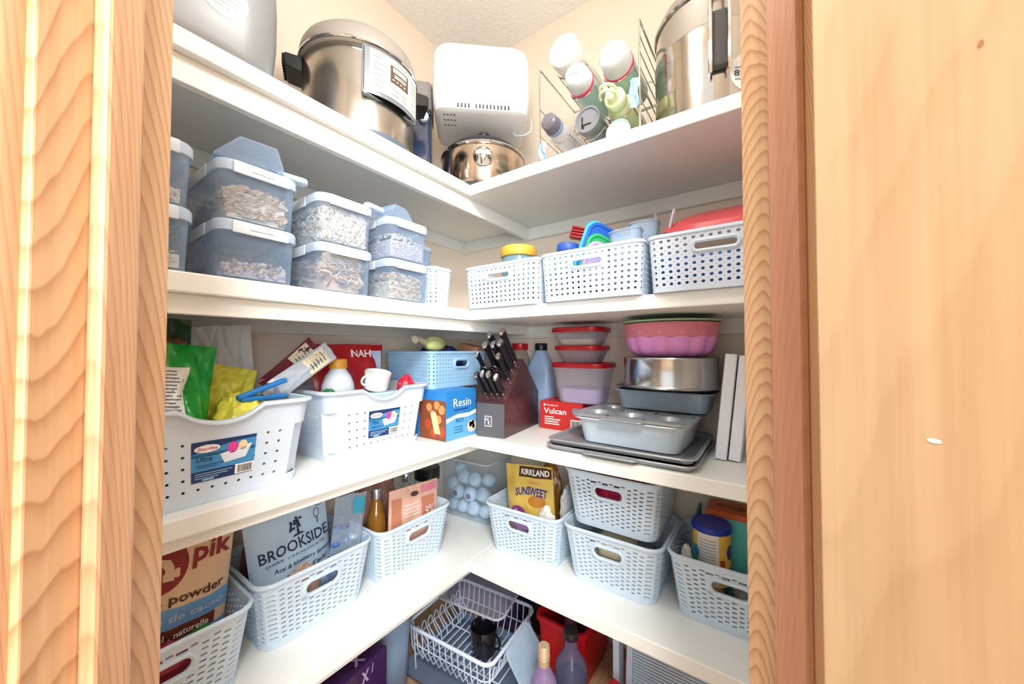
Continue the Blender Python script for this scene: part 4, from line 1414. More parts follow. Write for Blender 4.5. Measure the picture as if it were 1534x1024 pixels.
tx.text_on(lift(fn, 0.0022), 'NAH', 0.50, 0.80, 0.86, 0.94, 0, 0, 0.02)
tx.add([lift(fn, 0.002)(u, v) for u, v in ((0.80, 0.93), (0.975, 0.93), (0.965, 0.60))], [(0, 2, 1)], 1)
tx.build('lettering', [WHITE, mat('pale_sky_print', '#b9d2ea', 0.5)], t, smooth=0)
mb = MB()
crumple(mb, (0, 0, 0), 0.026, 0.028, 0.05, 19, 0.3)
o = mb.build('snack_pouch', mat('crimson_foil', '#d21c3c', 0.35), None, (0.275, -0.572, z3 + 0.155), smooth=28)
tag(o, 'crimson foil pack at the right end of the second large basket', 'snack')
mb = MB()
crumple(mb, (0, 0, 0), 0.05, 0.045, 0.05, 23, 0.3)
o = mb.build('snack_pouch', mat('green_carton', '#1f7a52', 0.45), None, (0.268, -0.815, z3 + 0.130), smooth=28)
o.scale = (0.7, 0.6, 1)
tag(o, 'dark green pack left of the yellow-capped bottle', 'snack')
for k, (x, y, lean, lab) in enumerate(((0.190, -0.862, 0.50, 'long cream and plum seasoning packet leaning over the basket gap, upper one'), (0.262, -0.870, 0.62, 'long cream and plum seasoning packet leaning over the basket gap, lower one'))):
    t = T('seasoning_packet', lab, 'packet', (x, y - 0.072, z3 + 0.188), L_, 'long seasoning packets across the two large baskets', rx=-0.12)
    mb = MB()
    mb.M = Matrix.Rotation(0.85 + 0.12 * k, 4, 'Y')
    f2 = pouch_fn(0.052, 0.17, 0.018, 40 + k, 0.005)
    mb.grid(lambda u, v: f2(u, v), 10, 16)
    mb.grid(lambda u, v: (lambda p: (p[0], -p[1], p[2]))(f2(1 - u, v)), 10, 16)
    mb.build('sleeve', mat('plum_clear_film', '#7d2f3c', 0.25) if k == 0 else mat('silver_film', '#b9c4d2', 0.25), t, smooth=50, merge=True)
    lb = MB()
    lb.M = mb.M
    lb.rect_on(lift(f2, 0.001), 0.08, 0.92, 0.52, 0.90, 4, 4)
    lab_ = lb.build('paper_label', mat('cream_label', '#efe8c9', 0.6), t, smooth=0)
    tx = MB()
    tx.M = mb.M
    for j in range(5):
        tx.rect_on(lift(f2, 0.0018), 0.2, 0.8, 0.58 + j * 0.06, 0.595 + j * 0.06, 3, 1)
    tx.build('lettering', INK, lab_, smooth=0)

# blue carton of freezer bags, with the pale blue basket on top
t = T('freezer_bag_box', 'blue carton with vegetable pictures, beside the knife block', 'box', (0.262, -0.445, z3), L_)
# local x along the shelf, -y to the front
BW, BD, BH = 0.140, 0.268, 0.155
mb = MB()
mb.box(-BW / 2, BW / 2, -BD / 2, BD / 2, 0, BH)
mb.build('carton', mat('carton_blue', '#2a86d0', 0.4), t, bevel=0.001, smooth=0)
f = plane(-BW / 2, BW / 2, 0, BH, -BD / 2 - 0.0007)
lb = MB()
lb.rect_on(f, 0, 1, 0, 0.46, 1, 1, 0)
f1 = plane(-BW / 2, BW / 2, 0, BH, -BD / 2 - 0.0012)
lb.add([f1(0, 0.44), f1(0.35, 0.51), f1(0.75, 0.50), f1(1, 0.55), f1(1, 0.47), f1(0.7, 0.42), f1(0.3, 0.43), f1(0, 0.36)], [(0, 1, 2, 3, 4, 5, 6, 7)], 1)
lb.disc_on(f1, 0.84, 0.20, 0.16, 0.13, 20, 2)
lb.disc_on(f1, 0.80, 0.24, 0.05, 0.06, 12, 3)
lb.disc_on(f1, 0.88, 0.27, 0.045, 0.05, 12, 4)
lb.disc_on(f1, 0.90, 0.19, 0.05, 0.05, 12, 5)
fp = lb.build('front_print', [mat('carton_sky', '#5fb0e6', 0.4), WHITE, mat('cream_food', '#e6d6c0', 0.6), mat('berry', '#5a3d86', 0.5), mat('leaf_green', '#87b24a', 0.6), mat('tomato', '#c5452c', 0.5)], t, smooth=0)
tx = MB()
f2 = plane(-BW / 2, BW / 2, 0, BH, -BD / 2 - 0.0018)
tx.text_on(f2, 'Resin', 0.22, 0.80, 0.66, 0.83, 0)
tx.text_on(f2, 'RED', 0.30, 0.56, 0.34, 0.42, 1)
for k in range(3):
    tx.rect_on(f2, 0.24, 0.52, 0.24 - 0.055 * k, 0.252 - 0.055 * k, 1, 1, 1)
tx.rect_on(f2, 0.24, 0.70, 0.59, 0.61, 1, 1, 1)
tx.build('lettering', [WHITE, mat('navy_print', '#1d3f77', 0.5)], fp, smooth=0)
fs = lambda u, v, e=0.0: (-BW / 2 - 0.0007 - e, -BD / 2 + BD * (1 - u), BH * v)
sd = MB()
sd.rect_on(fs, 0.55, 1.0, 0.0, 0.80, 1, 1, 0)
g = lambda u, v: fs(u, v, 0.0005)
for (cu, cv, r_, k) in ((0.93, 0.62, 0.055, 1), (0.85, 0.70, 0.05, 1), (0.93, 0.18, 0.065, 2), (0.80, 0.15, 0.06, 2), (0.88, 0.42, 0.05, 1), (0.79, 0.52, 0.045, 3), (0.72, 0.65, 0.05, 1), (0.70, 0.30, 0.06, 2)):
    sd.disc_on(g, cu, cv, r_, r_ * BD / BH, 16, k)
g2 = lambda u, v: fs(u, v, 0.001)
for k in range(4):
    sd.add([g2(0.74 + 0.025 * k, 0.55), g2(0.76 + 0.025 * k, 0.56), g2(0.84 + 0.025 * k, 0.14), g2(0.815 + 0.025 * k, 0.12)], [(0, 3, 2, 1)], 4)
sd.build('side_print', [mat('brown_food', '#8a4a2a', 0.6), mat('peach_onion', '#e0965a', 0.5), mat('brick_tomato', '#b8502e', 0.5), mat('salmon_food', '#d99a7c', 0.5), mat('pale_green_stalk', '#d5d9a0', 0.6)], t, smooth=0)

t = T('woven_basket', 'pale blue woven basket on top of the blue vegetable carton', 'basket', (0.205, -0.372, z3 + BH + 0.001), L_)
sh = Shell(0.285, 0.245, 0.122, 0.272, 0.232, 0.02)
basket_parts(t, sh, 'cane', 18, 16, 8, 0.10, 0.92, 0.40, 0.40, mat('sky_blue_weave', '#9cc6e8', 0.45), {0: (0.16, 0.52, 0.80)}, ncorn=2, lip=0.003)
t = T('tied_pouch', 'pale green tied pouch lying on the rim of the pale blue basket', 'bag', (0.275, -0.475, z3 + BH + 0.150), L_ + 0.3)
mb = MB()
mb.ball((0.035, 0, 0), 0.058, 0.030, 0.028, 16, 10)
mb.ball((0.0, -0.022, -0.006), 0.05, 0.022, 0.02, 14, 8)
mb.build('pod', mat('pale_green_pod', '#c6d68f', 0.4), t)
mb = MB()
mb.tube([(-0.01, 0, 0), (-0.045, 0.002, 0.010), (-0.07, 0.0, 0.016), (-0.085, 0.002, 0.012)], 0.01, 10, rr_=[0.014, 0.009, 0.008, 0.013])
mb.build('tied_end', mat('straw_tip', '#b9b49c', 0.6), t)
mb = MB()
crumple(mb, (0, 0, 0), 0.09, 0.10, 0.085, 33, 0.25, 34, 22)
o = mb.build('food_bag', mat('indigo_foil', '#27306b', 0.25, var=0.4, vscale=20), None, (0.19, -0.355, z3 + BH + 0.070), smooth=28)
tag(o, 'dark indigo foil bag inside the pale blue basket', 'bag')
o = MB().rbox(0.05, 0.09, 0.03, 0.006, 0.003).build('snack_box', mat('tan_label_box', '#a8765a', 0.5), None, (0.272, -0.262, z3 + BH + 0.118), (0.2, 0, L_))
tag(o, 'small tan packet at the right of the pale blue basket', 'packet')

# ------------------------------------------------------------------ knife block
t = T('knife_block', 'dark wooden knife block holding black-handled knives', 'knife block', (0.4155, -0.393, z3), math.radians(8))
KW = 0.105
wn = wood('dark_block_wood', '#4d3034', '#2c191f', 0.03, 20, 0.1, rough=0.3)
seam_t, seam_b = (0.038, 0.146), (0.185, 0.0)
mb = MB()
mb.prism([(0.0, 0.0), (seam_b[0] - 0.0008, 0.0), (seam_t[0] - 0.0008, seam_t[1]), (0.0, 0.110)], 0, KW, 'x')
fr = mb.build('front_wedge', wn, t, bevel=0.0012, smooth=0)
mb = MB()
mb.prism([(seam_b[0] + 0.0008, 0.0), (0.275, 0.0), (0.275, 0.1262), (0.138, 0.253), (seam_t[0] + 0.0008, seam_t[1])], 0, KW, 'x')
mb.build('rear_block', wn, t, bevel=0.0012, smooth=0)
mb = MB()
mb.box(0.0005, KW - 0.0005, -0.0012, 0.0002, 0.0008, 0.109)
fp = mb.build('front_plate', mat('gunmetal', '#6f6e73', 0.35, 0.5), t, smooth=0)
fl = plane(0, KW, 0, 0.11, -0.0019)
tx = MB()
for (a, b_, c_, d_) in ((0.30, 0.56, 0.31, 0.32), (0.30, 0.56, 0.60, 0.61), (0.30, 0.32, 0.31, 0.61), (0.54, 0.56, 0.31, 0.61)):
    tx.rect_on(fl, a, b_, c_, d_ + 0.012, 1, 1)
tx.text_on(fl, 'H', 0.34, 0.44, 0.47, 0.57, 0, 0, 0.02)
tx.text_on(fl, 'K', 0.42, 0.51, 0.36, 0.47, 0, 0, 0.02)
tx.build('emblem', mat('silver_emblem', '#e0e0e2', 0.3), fp, smooth=0)
nrm = Vector((0, -0.707, 0.707))
top0, top1 = Vector((0, 0.0, 0.110)), Vector((0, 0.138, 0.253))
HB = mat('knife_handle_black', '#1b1b20', 0.3)
def knife(label, x, q, L, r=0.0095):
    p0 = top0 + (top1 - top0) * q + Vector((x, 0, 0))
    k = T('kitchen_knife', label, 'knife', (0, 0, 0), 0, 'black-handled knives in the knife block')
    base = t.matrix_basis @ p0
    zc = Matrix.Rotation(math.radians(8), 3, 'Z') @ nrm
    k.location = base
    rot = Matrix.Rotation(math.radians(8), 4, 'Z') @ Matrix.Rotation(PI / 4, 4, 'X')
    k.rotation_euler = rot.to_euler()
    # local +z runs out along the handle
    mb = MB()
    rings = []
    for (zz, a, b_) in ((0.004, 0.55, 0.9), (0.012, 0.75, 1.2), (0.03, 0.8, 1.25), (0.06, 0.75, 1.05), (L * 0.8, 0.8, 1.15), (L - 0.012, 0.9, 1.4), (L - 0.004, 0.88, 1.4)):
        rings.append([(r * a * math.cos(2 * PI * i / 14), r * b_ * math.sin(2 * PI * i / 14) + (0.004 if zz > L * 0.75 else 0), zz) for i in range(14)])
    mb.loft(rings, True, True)
    mb.build('handle', HB, k, smooth=50)
    mb = MB()
    rings = [[(r * s_ * 0.9 * math.cos(2 * PI * i / 14), r * s_ * 1.42 * math.sin(2 * PI * i / 14) + 0.004, zz) for i in range(14)] for (s_, zz) in ((0.98, L - 0.004), (0.98, L), (0.8, L + 0.004))]
    mb.loft(rings, True, True)
    mb.build('end_cap', CHROME, k, smooth=50)
    mb = MB()
    mb.rbox(r * 1.2, r * 2.2, 0.010, r * 0.4, 0.001, z=0.0008)
    mb.build('bolster', CHROME, k)
rows = [
    (0.93, [(0.078, 0.142, 'longest handled knife, highest at the right back of the block'), (0.026, 0.128, 'broad handled knife, high at the left back of the block')]),
    (0.74, [(0.080, 0.128, 'knife second from the top along the right edge of the block'), (0.052, 0.120, 'knife at the middle of the block, behind the scissors'), (0.020, 0.118, 'knife at the left edge of the block, second row from the back')]),
    (0.53, [(0.082, 0.108, 'slim knife at the right edge of the block, beside the scissors')]),
    (0.20, [(0.088, 0.080, 'steak knife in the front row, at the right'), (0.066, 0.094, 'steak knife in the front row, second from the right'), (0.044, 0.096, 'steak knife in the front row, third from the right'), (0.020, 0.090, 'steak knife in the front row, at the left')]),
]
for q, ks in rows:
    for x, l, lab in ks:
        knife(lab, x, q, l, 0.0122 if q > 0.6 else 0.0098)
knife('thin knife leaning out at the far left of the block', 0.010, 0.50, 0.122, 0.0085)
# scissors
p0 = t.matrix_basis @ (top0 + (top1 - top0) * 0.40 + Vector((0.048, 0, 0)))
k = T('kitchen_scissors', 'black kitchen scissors with two loops, in the middle of the knife block', 'scissors', p0)
k.rotation_euler = (Matrix.Rotation(math.radians(8), 4, 'Z') @ Matrix.Rotation(PI / 4, 4, 'X')).to_euler()
for s in (-1, 1):
    mb = MB()
    mb.tube([(s * (0.018 + 0.016 * math.cos(a)), 0.002 * s, 0.062 + 0.026 * math.sin(a)) for a in [2 * PI * i / 20 for i in range(20)]], 0.0045, 8, True)
    mb.tube([(s * 0.014, 0.002 * s, 0.040), (s * 0.006, 0.002 * s, 0.018), (s * 0.006, 0.002 * s, 0.0052)], 0.005, 8)
    mb.build('loop_handle', HB, k)

# ------------------------------------------------------------------ middle shelf, right wing
t = T('jar', 'clear jar with a red screw lid behind the knife block', 'jar', (0.362, -0.056, z3))
mb = MB()
mb.lathe([(0.038, 0), (0.041, 0.005), (0.042, 0.20), (0.039, 0.25), (0.030, 0.28), (0.029, 0.288)], 28)
mb.build('body', mat('sandy_glass', '#b7a99b', 0.15, alpha=0.5), t, smooth=50)
mb = MB()
mb.lathe([(0.033, 0.284), (0.034, 0.286), (0.034, 0.308), (0.031, 0.311), (0.001, 0.311)], 28)
mb.build('lid', RED, t)
t = T('detergent_bottle', 'translucent blue bottle with a black cap behind the knife block', 'bottle', (0.464, -0.055, z3))
mb = MB()
mb.loft([rr(0.10, 0.072, 0.02, 0), rr(0.108, 0.076, 0.022, 0.004), rr(0.108, 0.076, 0.022, 0.20), rr(0.10, 0.07, 0.025, 0.225), rr(0.05, 0.05, 0.02, 0.272), rr(0.042, 0.042, 0.019, 0.285)], True, True)
mb.build('body', mat('blue_translucent', '#a9c6ea', 0.3, alpha=0.8), t, smooth=50)
mb = MB()
mb.loft([rr(0.104, 0.072, 0.02, 0.003), rr(0.105, 0.073, 0.02, 0.085)], True, True)
mb.build('liquid', mat('violet_liquid', '#5d55a8', 0.3), t)
mb = MB()
mb.lathe([(0.024, 0.282), (0.025, 0.284), (0.025, 0.308), (0.023, 0.311), (0.001, 0.311)], 24)
mb.build('cap', BLACK, t)
t = T('glove_box', 'small red carton with white lettering under the red-lidded containers', 'box', (0.6075, -0.098, z3), 0.0)
mb = MB()
mb.box(-0.0835, 0.0835, -0.067, 0.067, 0, 0.100)
mb.build('carton', mat('carton_red', '#cc2b28', 0.45), t, bevel=0.001, smooth=0)
f = plane(-0.0835, 0.0835, 0, 0.100, -0.0682)
tx = MB()
tx.text_on(f, 'Vulcan', 0.10, 0.64, 0.56, 0.76, 0, 0, 0.015)
tx.text_on(f, 'Wellford', 0.16, 0.44, 0.83, 0.89, 0)
tx.disc_on(f, 0.12, 0.86, 0.025, 0.045, 12, 0)
for k, w in enumerate((0.22, 0.38, 0.34, 0.36)):
    tx.rect_on(f, 0.12, 0.12 + w, 0.42 - 0.08 * k, 0.455 - 0.08 * k, 1, 1, 0)
tx.build('lettering', WHITE, t, smooth=0)
lb = MB()
lb.rect_on(f, 0.74, 0.98, 0.14, 0.42, 1, 1, 0)
f2 = plane(-0.0835, 0.0835, 0, 0.100, -0.0690)
barcode(lb, f2, 0.76, 0.95, 0.16, 0.38, 1, 3)
lb.build('barcode_label', [WHITE, INK], t, smooth=0)
lb = MB()
lb.disc_on(f, 0.86, 0.72, 0.09, 0.12, 14, 0)
lb.build('picture', mat('slate_picture', '#7d8c9c', 0.5), t, smooth=0)
boxc = mat('clear_food_box', '#d9d6e6', 0.12, alpha=0.24)
def food_box(label, loc, w, d, h, fill=None, name='food_container', lid_m=None, rz=0.0):
    t = T(name, label, 'container', loc, rz, 'stacked red-lidded food containers')
    mb = MB()
    mb.loft([rr(w * 0.74, d * 0.74, 0.03, 0), rr(w * 0.80, d * 0.80, 0.034, 0.006), rr(w * 0.97, d * 0.97, 0.04, h * 0.86), rr(w, d, 0.04, h * 0.88), rr(w, d, 0.04, h)], True, False)
    mb.build('body', boxc, t, smooth=45)
    mb = MB()
    mb.loft([rr(w + 0.006, d + 0.006, 0.042, h - 0.006), rr(w + 0.010, d + 0.010, 0.044, h - 0.003), rr(w + 0.010, d + 0.010, 0.044, h + 0.008), rr(w + 0.002, d + 0.002, 0.041, h + 0.011), rr(w - 0.012, d - 0.012, 0.036, h + 0.011), rr(w - 0.018, d - 0.018, 0.034, h + 0.008)], True, True)
    mb.build('lid', lid_m or mat('red_lid', '#b5121b', 0.3), t, smooth=45)
    if fill:
        mb = MB()
        f0, m = fill
        mb.loft([rr(w * 0.72, d * 0.72, 0.03, 0.002), rr(w * (0.78 + 0.15 * f0), d * (0.78 + 0.15 * f0), 0.036, h * f0)], True, True)
        mb.build('contents', m, t)
    return t
food_box('largest red-lidded container, on the red carton, lowest of its stack', (0.672, -0.112, z3 + 0.101), 0.196, 0.150, 0.128, (0.38, mat('lilac_contents', '#b9a3cc', 0.6)))
food_box('red-lidded container of dark contents, second from the top', (0.668, -0.112, z3 + 0.2405), 0.166, 0.140, 0.048, (0.8, mat('maroon_contents', '#6d2a2e', 0.6)))
food_box('red-lidded container of pale pieces, topmost of its stack', (0.664, -0.112, z3 + 0.3000), 0.180, 0.146, 0.052, (0.40, mat('cream_contents', '#d9c5b5', 0.8, bump=1.0, bscale=140)))

# bakeware stack
PAN = mat('grey_bakeware', '#a9aeb2', 0.33, 0.4)
PANL = mat('pale_enamel_bakeware', '#ccdae5', 0.35, 0.1)
def tray(label, loc, w, d, h, m, rz=0.0, r=0.02, flange=0.012, flare=0.012, name='baking_pan', group='stacked baking pans', grips=False, rx=0.0):
    t = T(name, label, 'baking pan', loc, rz, group, rx=rx)
    mb = MB()
    b0, d0 = w - 2 * flange - 2 * flare, d - 2 * flange - 2 * flare
    rings = [rr(b0, d0, r, 0.0015), rr(b0 + 0.004, d0 + 0.004, r, 0.004), rr(w - 2 * flange, d - 2 * flange, r + 0.008, h), rr(w - 0.003, d - 0.003, r + 0.012, h + 0.0015), rr(w, d, r + 0.014, h - 0.0005), rr(w - 0.003, d - 0.003, r + 0.012, h - 0.003),
             rr(w - 2 * flange + 0.004, d - 2 * flange + 0.004, r + 0.008, h - 0.0035), rr(b0 + 0.008, d0 + 0.008, r, 0.002), rr(b0 - 0.004, d0 - 0.004, r, 0.0)]
    # walk: inner floor up the inner wall, over the rim, back down outside
    mb.loft(rings, True, True)
    mb.build('pan_body', m, t, smooth=50)
    if grips:
        for s in (-1, 1):
            g_ = MB()
            g_.M = Matrix.Translation((0, s * (d / 2 + 0.006), h - 0.003))
            g_.rbox(w * 0.36, 0.032, 0.004, 0.014, 0.0015)
            g_.build('grip', m, t, smooth=50)
    return t
SX, SY = 0.878, -0.236
tray('large flat grey baking sheet, lowest of the stacked pans', (SX, SY, z3), 0.40, 0.345, 0.014, PAN, 0.0, 0.02, 0.010, 0.006, 'baking_sheet', grips=True)
tray('second grey baking sheet, nested on the lowest one', (SX + 0.002, SY, z3 + 0.0162), 0.396, 0.341, 0.014, PAN, 0.0, 0.02, 0.010, 0.006, 'baking_sheet')
tray('deep pale grey rectangular pan on the baking sheets', (0.898, -0.222, z3 + 0.0190), 0.315, 0.275, 0.072, PANL, -0.04, 0.03, 0.014, 0.016)
# muffin tin
t = T('muffin_tin', 'grey six-cup muffin tin on the deep rectangular pan', 'muffin tin', (0.898, -0.222, z3 + 0.0945), -0.04, 'stacked baking pans')
mb = MB()
W_, D_ = 0.325, 0.270
n = 24
cups = [(-0.1, -0.06), (0, -0.06), (0.1, -0.06), (-0.1, 0.06), (0, 0.06), (0.1, 0.06)]
cw_, ch_ = 0.1, 0.12
for cx, cy in cups:
    outer, inner = [], []
    for i in range(n):
        a = 2 * PI * i / n + PI / n
        c, s_ = math.cos(a), math.sin(a)
        q = min(0.05 / abs(c) if abs(c) > 1e-6 else 9, 0.06 / abs(s_) if abs(s_) > 1e-6 else 9)
        outer.append((cx + q * c, cy + q * s_, 0.006))
        inner.append((cx + 0.037 * c, cy + 0.037 * s_, 0.006))
    low = [(cx + 0.028 * (x - cx) / 0.037, cy + 0.028 * (y - cy) / 0.037, -0.020) for x, y, z in inner]
    mb.loft([outer, inner, [(x, y, 0.004) for x, y, z in [(cx + 0.0355 / 0.037 * (p[0] - cx), cy + 0.0355 / 0.037 * (p[1] - cy), 0) for p in inner]], low], False, True)
inner_r = rr(0.30, 0.24, 0.001, 0.006, 5)
mb.loft([inner_r, rr(W_ - 0.004, D_ - 0.004, 0.03, 0.0065), rr(W_, D_, 0.032, 0.005), rr(W_ - 0.002, D_ - 0.002, 0.031, 0.0), rr(W_ - 0.012, D_ - 0.012, 0.028, 0.001)], False, False)
mb.build('tin_body', PAN, t, smooth=45)
for s in (-1, 1):
    g_ = MB()
    g_.M = Matrix.Translation((0, s * (D_ / 2 + 0.008), 0.001))
    g_.rbox(0.12, 0.03, 0.004, 0.012, 0.0015)
    g_.build('grip', PAN, t, smooth=50)
tray('grey loaf pan on the muffin tin, under the springform ring', (0.950, -0.118, z3 + 0.1030), 0.287, 0.178, 0.058, mat('blue_grey_bakeware', '#9fb2c2', 0.32, 0.4), -0.02, 0.025, 0.012, 0.014)
tray('shallow dark pan with a grip, nested in the loaf pan', (0.953, -0.120, z3 + 0.1475), 0.280, 0.172, 0.026, mat('slate_bakeware', '#666d78', 0.3, 0.6), -0.02, 0.025, 0.012, 0.016, grips=True)
t = T('springform_ring', 'plain steel springform ring on the shallow dark pan', 'cake ring', (0.972, -0.166, z3 + 0.1765), 0.0, 'stacked baking pans')
mb = MB()
mb.lathe([(0.130, 0.0), (0.132, 0.003), (0.130, 0.006), (0.129, 0.008), (0.129, 0.080), (0.131, 0.083), (0.130, 0.086), (0.126, 0.083), (0.126, 0.004), (0.001, 0.004)], 56, cap0=False, cap1=False)
mb.build('ring', stainless('ring_steel', '#c3c6c8', 0.2), t)
t = T('bundt_pan', 'pink fluted silicone cake mould on the springform ring', 'cake mould', (0.974, -0.166, z3 + 0.2635), 0.0, 'stacked baking pans')
mb = MB()
prof = [(0.076, 0.0), (0.096, 0.004), (0.112, 0.018), (0.121, 0.045), (0.125, 0.070)]
mb.lathe(prof, 112, lobes=14, amp=0.055)
mb.build('fluted_body', mat('pink_silicone', '#e79be0', 0.45), t, smooth=60)
mb = MB()
mb.lathe([(0.119, 0.054), (0.126, 0.058), (0.130, 0.090), (0.134, 0.092), (0.134, 0.095), (0.128, 0.095), (0.122, 0.075), (0.02, 0.072)], 56, cap0=False, cap1=False)
mb.build('rim', mat('coral_silicone', '#dd8494', 0.45), t, smooth=50)
t = T('cake_mould', 'sage green silicone mould nested in the pink one', 'cake mould', (0.974, -0.166, z3 + 0.3390), 0.0, 'stacked baking pans')
mb = MB()
mb.lathe([(0.085, 0.0), (0.112, 0.010), (0.122, 0.022), (0.134, 0.024), (0.135, 0.028), (0.130, 0.029), (0.118, 0.022), (0.09, 0.006)], 56)
mb.build('mould_body', mat('sage_silicone', '#9dbf9f', 0.5), t)
brd = mat('pale_board', '#f0f7ff', 0.45)
for k, (x, y, lab) in enumerate(((1.109, -0.125, 'pale blue cutting board leaning, left of the two at the right jamb'), (1.1395, -0.122, 'pale blue cutting board leaning, nearest the right jamb'))):
    t = T('cutting_board', lab, 'board', (x, y, z3 + 0.003), 0.0, 'pale boards leaning by the right jamb', ry=0.10)
    mb = MB()
    mb.M = Matrix.Rotation(PI / 2, 4, 'Z')
    mb.rbox(0.24, 0.0265, 0.272 - 0.004 * k, 0.004, 0.003, cx=0, cy=0)
    mb.build('board', brd, t)
# ------------------------------------------------------------------ lower shelf, left wing
z4 = S4 + 0.0005
slot_basket('white dash-slotted basket holding the cocoa powder bag, at the left jamb', (0.205, -1.143, z4), L_)
slot_basket('white dash-slotted basket holding the pale blue chocolate bag', (0.168, -0.838, z4), L_)
slot_basket('white dash-slotted basket holding an oil bottle and a pink pack', (0.176, -0.536, z4), L_)
slot_basket('white dash-slotted basket holding the yellow prune bag', (0.530, -0.196, z4), 0.03)
slot_basket('white dash-slotted basket under another one, left of the jamb basket', (0.8325, -0.186, z4), 0.0)
slot_basket('white dash-slotted basket stacked on top of another basket', (0.834, -0.178, z4 + 0.1670), -0.015)
slot_basket('white dash-slotted basket holding a blue-lidded can, at the right jamb', (1.131, -0.168, z4), 0.0)
zb = z4 + 0.006

# cocoa powder bag
t, fn = bag('cocoa_bag', 'tall cream cocoa powder bag with dark red lettering, at the left jamb', (0.236, -1.128, zb + 0.010), L_, 0.188, 0.336, 0.07, mat('cream_kraft', '#e6c7a2', 0.5), 51, ry=0.085, wrinkle=0.006, fat=0.5, pinch=0.0)
lb = MB()
lb.rect_on(lift(fn, 0.001), 0.0, 1.0, 0.415, 0.525, 22, 4, 0)
lb.rect_on(lift(fn, 0.001), 0.0, 1.0, 0.0, 0.345, 22, 6, 0)
lb.rect_on(lift(fn, 0.001), 0.0, 0.86, 0.345, 0.415, 18, 2, 1)
lb.disc_on(lift(fn, 0.0016), 0.29, 0.76, 0.29, 0.160, 30, 2)
lb.rect_on(lift(fn, 0.0014), 0.10, 0.5, 0.26, 0.335, 8, 3, 3)
lb.disc_on(lift(fn, 0.0018), 0.74, 0.335, 0.09, 0.03, 14, 4)
pr = lb.build('printed_bands', [mat('band_blue', '#6fa8dc', 0.5), mat('band_brown', '#6b2f1c', 0.5), mat('cocoa_red', '#8a151a', 0.5), mat('band_mauve', '#a8738c', 0.5), mat('band_green', '#3f9a45', 0.5)], t, smooth=50)
g = lift(fn, 0.0026)
lred = mat('letter_red', '#8a151a', 0.5)
line_on(pr, g, 'n', 0.22, 0.46, 0.68, 0.80, mat('letter_cream', '#e6c7a2', 0.5), 0, 0.03)
line_on(pr, g, 'pik', 0.61, 0.97, 0.705, 0.855, lred, 0.05, 0.025)
line_on(pr, g, 'cocoa powder', 0.03, 0.92, 0.535, 0.60, mat('letter_brown', '#4c2414', 0.5), 0, 0.02)
line_on(pr, g, 'poudre de cacao', 0.02, 0.93, 0.435, 0.495, mat('letter_pale_blue', '#b9d4f0', 0.5), 0, 0.015)
line_on(pr, g, 'natural . naturelle', 0.20, 0.80, 0.362, 0.395, WHITE, 0, 0.01)
mb = MB()
crumple(mb, (0, 0, 0), 0.05, 0.09, 0.045, 60, 0.3, 30, 18)
o = mb.build('food_bag', mat('wine_foil', '#9c2747', 0.35), None, (0.293, -1.145, zb + 0.095), smooth=28)
o.scale = (0.32, 0.8, 1)
tag(o, 'wine red pack seen through the handle of the cocoa basket', 'pack')

# chocolate bag
t, fn = bag('chocolate_bag', 'pale blue chocolate bag with dark lettering and a tree emblem', (0.186, -0.848, zb + 0.012), L_, 0.200, 0.278, 0.05, mat('ice_blue_foil', '#bcd8ee', 0.3), 54, rx=-0.03, ry=-0.11, wrinkle=0.006, fat=0.45, pinch=0.02)
g = lift(fn, 0.0018)
nv_ = mat('navy_letter', '#1f2a4a', 0.5)
line_on(t, g, 'BROOKSIDE', 0.10, 0.97, 0.555, 0.655, nv_, 0, 0.012)
line_on(t, g, 'DARK CHOCOLATE', 0.16, 0.90, 0.505, 0.530, nv_)
line_on(t, g, 'Acai & blueberry flavours', 0.24, 0.98, 0.415, 0.465, nv_, 0.15, 0.012)
line_on(t, g, "saveur d'acai", 0.36, 0.90, 0.345, 0.39, nv_, 0.15, 0.01)
mb = MB()
mb.rect_on(g, 0.06, 0.45, 0.925, 0.935, 6, 1)
mb.build('print_line', nv_, t, smooth=0)
em = MB()
rnd = random.Random(2)
for k in range(26):
    a, q = rnd.uniform(-0.3, PI + 0.3), rnd.uniform(0.3, 1)
    em.disc_on(g, 0.58 + 0.10 * q * math.cos(a), 0.745 + 0.085 * q * math.sin(a), 0.016, 0.012, 8)
em.add([g(0.565, 0.675), g(0.60, 0.675), g(0.59, 0.77), g(0.575, 0.77)], [(0, 1, 2, 3)])
em.add([g(0.50, 0.67), g(0.66, 0.67), g(0.63, 0.685), g(0.53, 0.685)], [(0, 1, 2, 3)])
em.build('emblem', nv_, t, smooth=0)
em = MB()
for cu, cv, ru, rv in ((0.84, 0.80, 0.045, 0.045), (0.90, 0.88, 0.06, 0.03)):
    n = 18
    ring = [[g(cu + s_ * ru * math.cos(2 * PI * i / n), cv + s_ * rv * math.sin(2 * PI * i / n)) for i in range(n)] for s_ in (1.0, 0.84)]
    em.loft(ring + [ring[0]][:0], False, False)
em.rect_on(g, 0.835, 0.85, 0.70, 0.76, 1, 1)
em.build('emblem', mat('navy_letter', '#1f2a4a'), t, smooth=0)
mb = MB()
crumple(mb, (0, 0, 0), 0.026, 0.105, 0.155, 71, 0.15, 34, 24)
o = mb.build('paper_bag', mat('brown_paper', '#7a4a36', 0.75, bump=0.3, bscale=60), None, (0.088, -0.840, zb + 0.120), smooth=28)
tag(o, 'reddish brown paper bag behind the pale blue chocolate bag', 'bag')
t, fn = bag('zip_bag', 'clear zip bag of blue wrapped pieces, right of the chocolate bag', (0.243, -0.765, zb + 0.008), L_, 0.095, 0.272, 0.05, mat('clear_zip_film', '#c4dcf4', 0.12, alpha=0.26), 57, rx=0.0, ry=0.12, wrinkle=0.006)
sb = MB()
